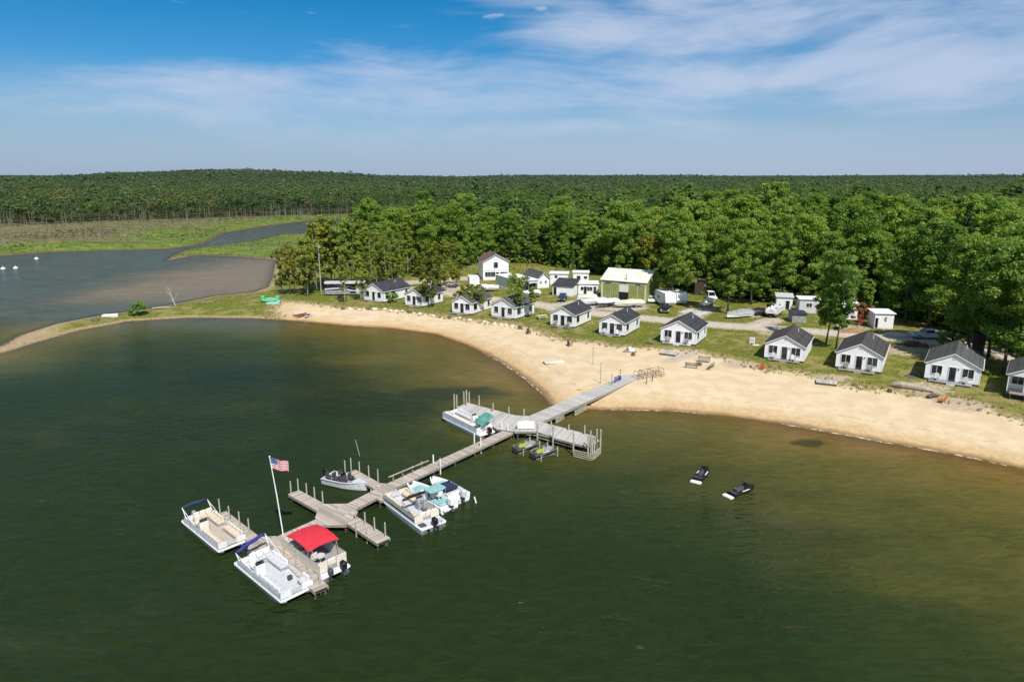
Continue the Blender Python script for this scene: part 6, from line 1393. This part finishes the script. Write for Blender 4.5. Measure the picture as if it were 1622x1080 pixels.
# lawn sign, orange chairs, driftwood
t = thing_px(1191, 545, 'lawn_sign', 'white-framed sign board with pale violet panel on the lawn', 'sign', -18)
MB().box(-.42, .42, -.04, .04, .2, 1.2).build('panel_frame', M['white'], t); MB().box(-.30, .30, -.05, -.042, .35, 1.08).build('panel', M['lilac'], t)
for s in (-1, 1): MB().box(s*.36-.04, s*.36+.04, -.25, .25, 0, .195).build('foot', M['white'], t)
o = MB().rbox(-.6, .6, -.3, .3, 0, .14, .1, .04).build('doorstep_slab', M['ctarp'], None, ground(1197, 547)); tag(o, 'small pale slab lying beside the lawn sign', 'slab')
def adirondack(loc, rz, mat, label, group=None):
    t = empty('garden_chair', loc, rz, label, 'chair', group)
    MB().loft([[(-.28, y_, z_), (.28, y_, z_), (.28, y_, z_+.04), (-.28, y_, z_+.04)] for y_, z_ in ((-.35,.36), (.22,.25))]).build('seat', M[mat], t)
    MB().loft([[(-.27*k, y_, z_), (.27*k, y_, z_), (.27*k, y_+.03, z_), (-.27*k, y_+.03, z_)] for y_, z_, k in ((.22,.28,.9), (.38,.75,1), (.46,1.0,.7))]).build('backrest', M[mat], t)
    for s in (-1, 1):
        MB().box(s*.34-.06, s*.34+.06, -.42, .30, .52, .55).build('armrest', M[mat], t); MB().box(s*.34-.03, s*.34+.03, -.38, -.30, 0, .518).build('leg', M[mat], t); MB().box(s*.31-.02, s*.31+.02, .14, .22, 0, .518).build('leg', M[mat], t)
    return t
adirondack(ground(1492, 638), R(200), 'orange', 'orange garden chair on the sand below the driftwood log'); adirondack(ground(1207, 585), R(160), 'orange', 'orange garden chair at the lawn edge left of the grey-brown roofed cottage')
adirondack(ground(902, 548), R(30), 'brown', 'dark wooden chair on the beach edge below the charcoal-roofed cottages'); adirondack(ground(837, 529), R(10), 'brown', 'brown wooden chair at the lawn edge right of the boulders')
adirondack(ground(1032, 545), R(60), 'timber', 'grey wooden chair on the lawn between the barn-front cottage and the path-side cottage')
o = MB().tube([(-2.6,.2,.35), (-1.6,.05,.48), (-.3,0,.42), (1.2,-.25,.35), (2.3,-.35,.22)], [.30,.46,.42,.34,.14], 9).build('driftwood_log', M['dead'], None, ground(1448, 617)); o.rotation_euler = (0,0,R(-28)); tag(o, 'long bleached driftwood log at the lawn edge before the right-hand cottages', 'log')
o = MB().tube([(-.9,0,.25), (0,.1,.36), (.9,0,.22)], [.2,.32,.14], 8).build('driftwood_stump', M['bark'], None, ground(1478, 630)); o.rotation_euler = (0,0,R(15)); tag(o, 'dark driftwood stump between the bleached log and the orange chair', 'log')
o = MB().tube([(0,0,-.1), (0,0,.35), (.03,0,.38)], [.34,.30,.22], 10).build('tree_stump', M['dtimber'], None, ground(1409, 621)); tag(o, 'small dark stump at the lawn edge left of the driftwood log', 'stump')
for k, (u, v) in enumerate([(1444,593),(1448,595),(1441,596),(1446,598)]):
    o = bpy.data.objects.new('flat_stone', RK[2*k+1]); COL.objects.link(o); o.location = ground(u, v); o.scale = (.7,.6,.25); o.rotation_euler = (0,0,k*1.3); tag(o, 'flat grey stone in the ring on the lawn between the two right-hand cottages', 'stone', 'flat stones on the lawn')
# wood chip pile and log pile
def heap(name, u, v, rx, ry, hgt, mat, label, cat, seed, ang=0):
    rr_ = random.Random(seed); m = MB(); rings = []
    for i in range(7):
        q = i/6; rings.append([(rx*(1-q)**.7*math.cos(a)*(1+.2*math.sin(a*3+seed)+rr_.uniform(-.07,.07)), ry*(1-q)**.7*math.sin(a)*(1+.15*math.cos(a*4+seed)+rr_.uniform(-.07,.07)), hgt*q*(1+rr_.uniform(-.08,.08))-.1) for a in [2*math.pi*k_/22 for k_ in range(22)]])
    o = m.loft(rings).build(name, M[mat], None, ground(u, v), R(ang), smooth=True); return tag(o, label, cat)
M['chips'] = simple('wood_chips', (.34, .20, .11), .95, var=.7, scale=5)
heap('wood_chip_pile', 1353, 526, 3.0, 1.5, .9, 'chips', 'orange-brown heap of wood chips beside the red digger', 'wood chips', 3, -10)
heap('earth_heap', 1415, 530, 2.4, 1.2, .7, 'stone', 'low heap of earth and rubble right of the white emblem shed', 'heap', 4)
t = thing_px(1452, 548, 'log_pile', 'pile of reddish cut logs in front of the silver pickup truck', 'log pile', -12)
M['cutlog'] = simple('cut_logs', (.26, .13, .08), .9, var=.5, scale=4)
rr = random.Random(9)
for k in range(11):
    row = 0 if k < 7 else 1; i = k - (0, 7)[row]; x_ = -1.5+.5*i+.25*row
    MB().tube([(x_+rr.uniform(-.1,.1), -.7+rr.uniform(-.2,.1), .22+.40*row), (x_+rr.uniform(-.1,.1), .7+rr.uniform(-.1,.2), .22+.40*row)], .23, 9).build('log', M['cutlog' if k % 3 else 'bark'], t)
t = thing_px(1172, 477, 'lumber_pile', 'rusty scrap lumber lying at the wood edge behind the grey tarpaulin', 'lumber', -8)
for k in range(7): MB().box(-2.6+rr.uniform(-.4,.4), 2.4+rr.uniform(-.4,.4), -.8+.25*k, -.62+.25*k, .05+.08*(k % 3), .18+.08*(k % 3)).build('board', M['chips' if k % 2 else 'rust'], t)
# pale slabs by the trailer
for k, (u, v, a_) in enumerate(((1088,493,48), (1112,497,44))):
    (x, y, z), rz = place(u, v, a_); o = MB().box(-2.6, 2.6, -.75, .75, .03, .10).build('concrete_slab', M['lgrey'], None, (x, y, z), rz); tag(o, 'pale concrete slab %s the boat trailer with the cream boat' % ('left of' if k == 0 else 'right of and before'), 'slab')
# chairs on the porches
for idx, (t_, w_, a_) in enumerate(cots):
    if idx < 4 or idx == 10: continue
    nm = ['','','','','right of the lawn table','in front of the barn','where the sand path ends','beside the lawn sign','behind the swim platform','with the teal porch edge'][idx]
    for x_, side in ((-w_*.28, 'left'), (w_*.24, 'right')):
        off = Vector((x_, -.48, .285)); off.rotate(t_.rotation_euler)
        adirondack(tuple(t_.location + off), a_ + random.uniform(-.35, .35), 'lgrey' if idx % 2 else 'timber', '%s chair on the porch of the cottage %s' % (side, nm), 'chairs on the cottage porches')
# dead tree on the spit
x, y, z = ground(278, 485)
t = empty('dead_tree', (x, y, z), 0, 'bare bleached dead tree leaning on the spit', 'dead tree')
tr = MB(); tr.tube([(0,0,-.3), (-.5,0,2.0), (-1.3,.1,4.2), (-1.7,.1,6.6)], [.28,.24,.16,.04], 7); tr.build('trunk', M['dead'], t); t.scale = (.68, .68, .68)
for a, b, c in (((-.5,0,2.0),(.5,.1,3.4),(.9,.1,5.0)), ((-1.0,.05,3.4),(-2.2,.1,4.6),(-3.0,.1,6.0)), ((-1.3,.1,4.2),(-.8,.2,5.6),(-.9,.2,7.0)), ((-1.5,.1,5.4),(-2.3,0,6.2),(-2.4,0,7.2)), ((.3,.1,3.1),(1.2,-.2,3.9),(1.6,-.2,4.4)), ((-.3,0,1.4),(-1.3,-.3,2.3),(-2.0,-.4,2.6))): MB().tube([a, b, c], [.12,.08,.02], 5).build('branch', M['dead'], t)
o = MB().tube([(-2.2,0,.2), (0,.2,.26), (2.4,-.1,.16)], [.18,.22,.10], 7).build('driftwood_log', M['dead'], None, ground(258, 489)); o.rotation_euler = (0,0,R(15)); tag(o, 'bleached drift log lying left of the dead tree on the spit', 'log')
t = thing_px(175, 501.5, 'rowing_boat', 'small white rowing boat pulled up on the spit', 'rowing boat', 12); hull(t, 3.0, 1.2, .5, 'buoywhite', 'lgrey', .9, None, .25); MB().box(-.3, -.05, -.5, .5, .38, .42).build('thwart', M['lgrey'], t)
for k, (u, v) in enumerate([(5,548),(10,545),(320,482),(345,478),(150,508)]):
    o = bpy.data.objects.new('boulder', RK[2*k+1]); COL.objects.link(o); s = .45+.12*k; o.location = ground(u, v); o.scale = (s,s,s); tag(o, 'boulder lying on the shore of the spit', 'boulder', 'boulders on the spit')
# dune grass and lawn tufts, too many to count
def tufts(name, n, test, label, mat, lo, hi, blades=7, box_=(-75, 130, 55, 160)):
    V = []; S = []; c = 0
    x = rng.uniform(box_[0], box_[1], n*6); y = rng.uniform(box_[2], box_[3], n*6); k = test(x, y); x, y = x[k][:n], y[k][:n]; z = height(x, y); Q = []
    for i in range(blades):
        a = rng.uniform(0, 6.28, len(x)); hh_ = rng.uniform(lo, hi, len(x)); wd_ = hh_*.16; lx = np.cos(a)*hh_*rng.uniform(.2,.7,len(x)); ly = np.sin(a)*hh_*rng.uniform(.2,.7,len(x)); ox, oy = rng.uniform(-.2,.2,len(x)), rng.uniform(-.2,.2,len(x))
        px_, py_ = -np.sin(a)*wd_, np.cos(a)*wd_; bx0, by0 = x+ox, y+oy
        Q.append(np.stack([np.stack([bx0-px_, by0-py_, z-.03], 1), np.stack([bx0+px_, by0+py_, z-.03], 1), np.stack([bx0+lx+px_*.25, by0+ly+py_*.25, z+hh_], 1), np.stack([bx0+lx-px_*.25, by0+ly-py_*.25, z+hh_], 1)], 1))
    Q = np.concatenate(Q); me = quad_mesh(name, Q, np.clip(rng.normal(.5,.2,len(Q)), 0, 1), [M[mat]]); o = bpy.data.objects.new(name, me); COL.objects.link(o); tag(o, label, 'grass', kind='stuff')
M['drygrass'] = mat_leaf('dry_grass', (.11, .10, .03), (.24, .20, .08), (.38, .31, .15), .3); M['lawngrass'] = mat_leaf('green_grass', (.06, .085, .012), (.12, .15, .022), (.22, .22, .05), .35)
tufts('beach_grass', 2600, lambda x, y: (lambda g: (g > -1.6) & (g < 3.2))(sdf(x, y, grass_poly)), 'dry tufts of beach grass between the sand and the lawn', 'drygrass', .15, .42)
tufts('lawn_grass', 7000, lambda x, y: (sdf(x, y, grass_poly) > .8) & (sdf(x, y, forest_poly) < 1) & (pdist(x, y, road_lines[0]) > 3.2) & (y < 170), 'uneven green grass of the lawn around the cottages', 'lawngrass', .08, .24, 5, (-95, 130, 55, 170))
def marsh_test(x, y): s = land_sd(x, y); return (s > .5) & (s < 120) & (y < 425 + 170*np.clip((x+320)/320, 0, 1)) & (y > 200) & (np.abs(x) < .8*y)
tufts('marsh_grass', 9000, marsh_test, 'tall green and straw-coloured marsh grass beyond the back bay', 'lawngrass', .3, .8, 3, (-420, 20, 200, 620))
scene.cycles.use_adaptive_sampling = True; scene.cycles.adaptive_threshold = .02
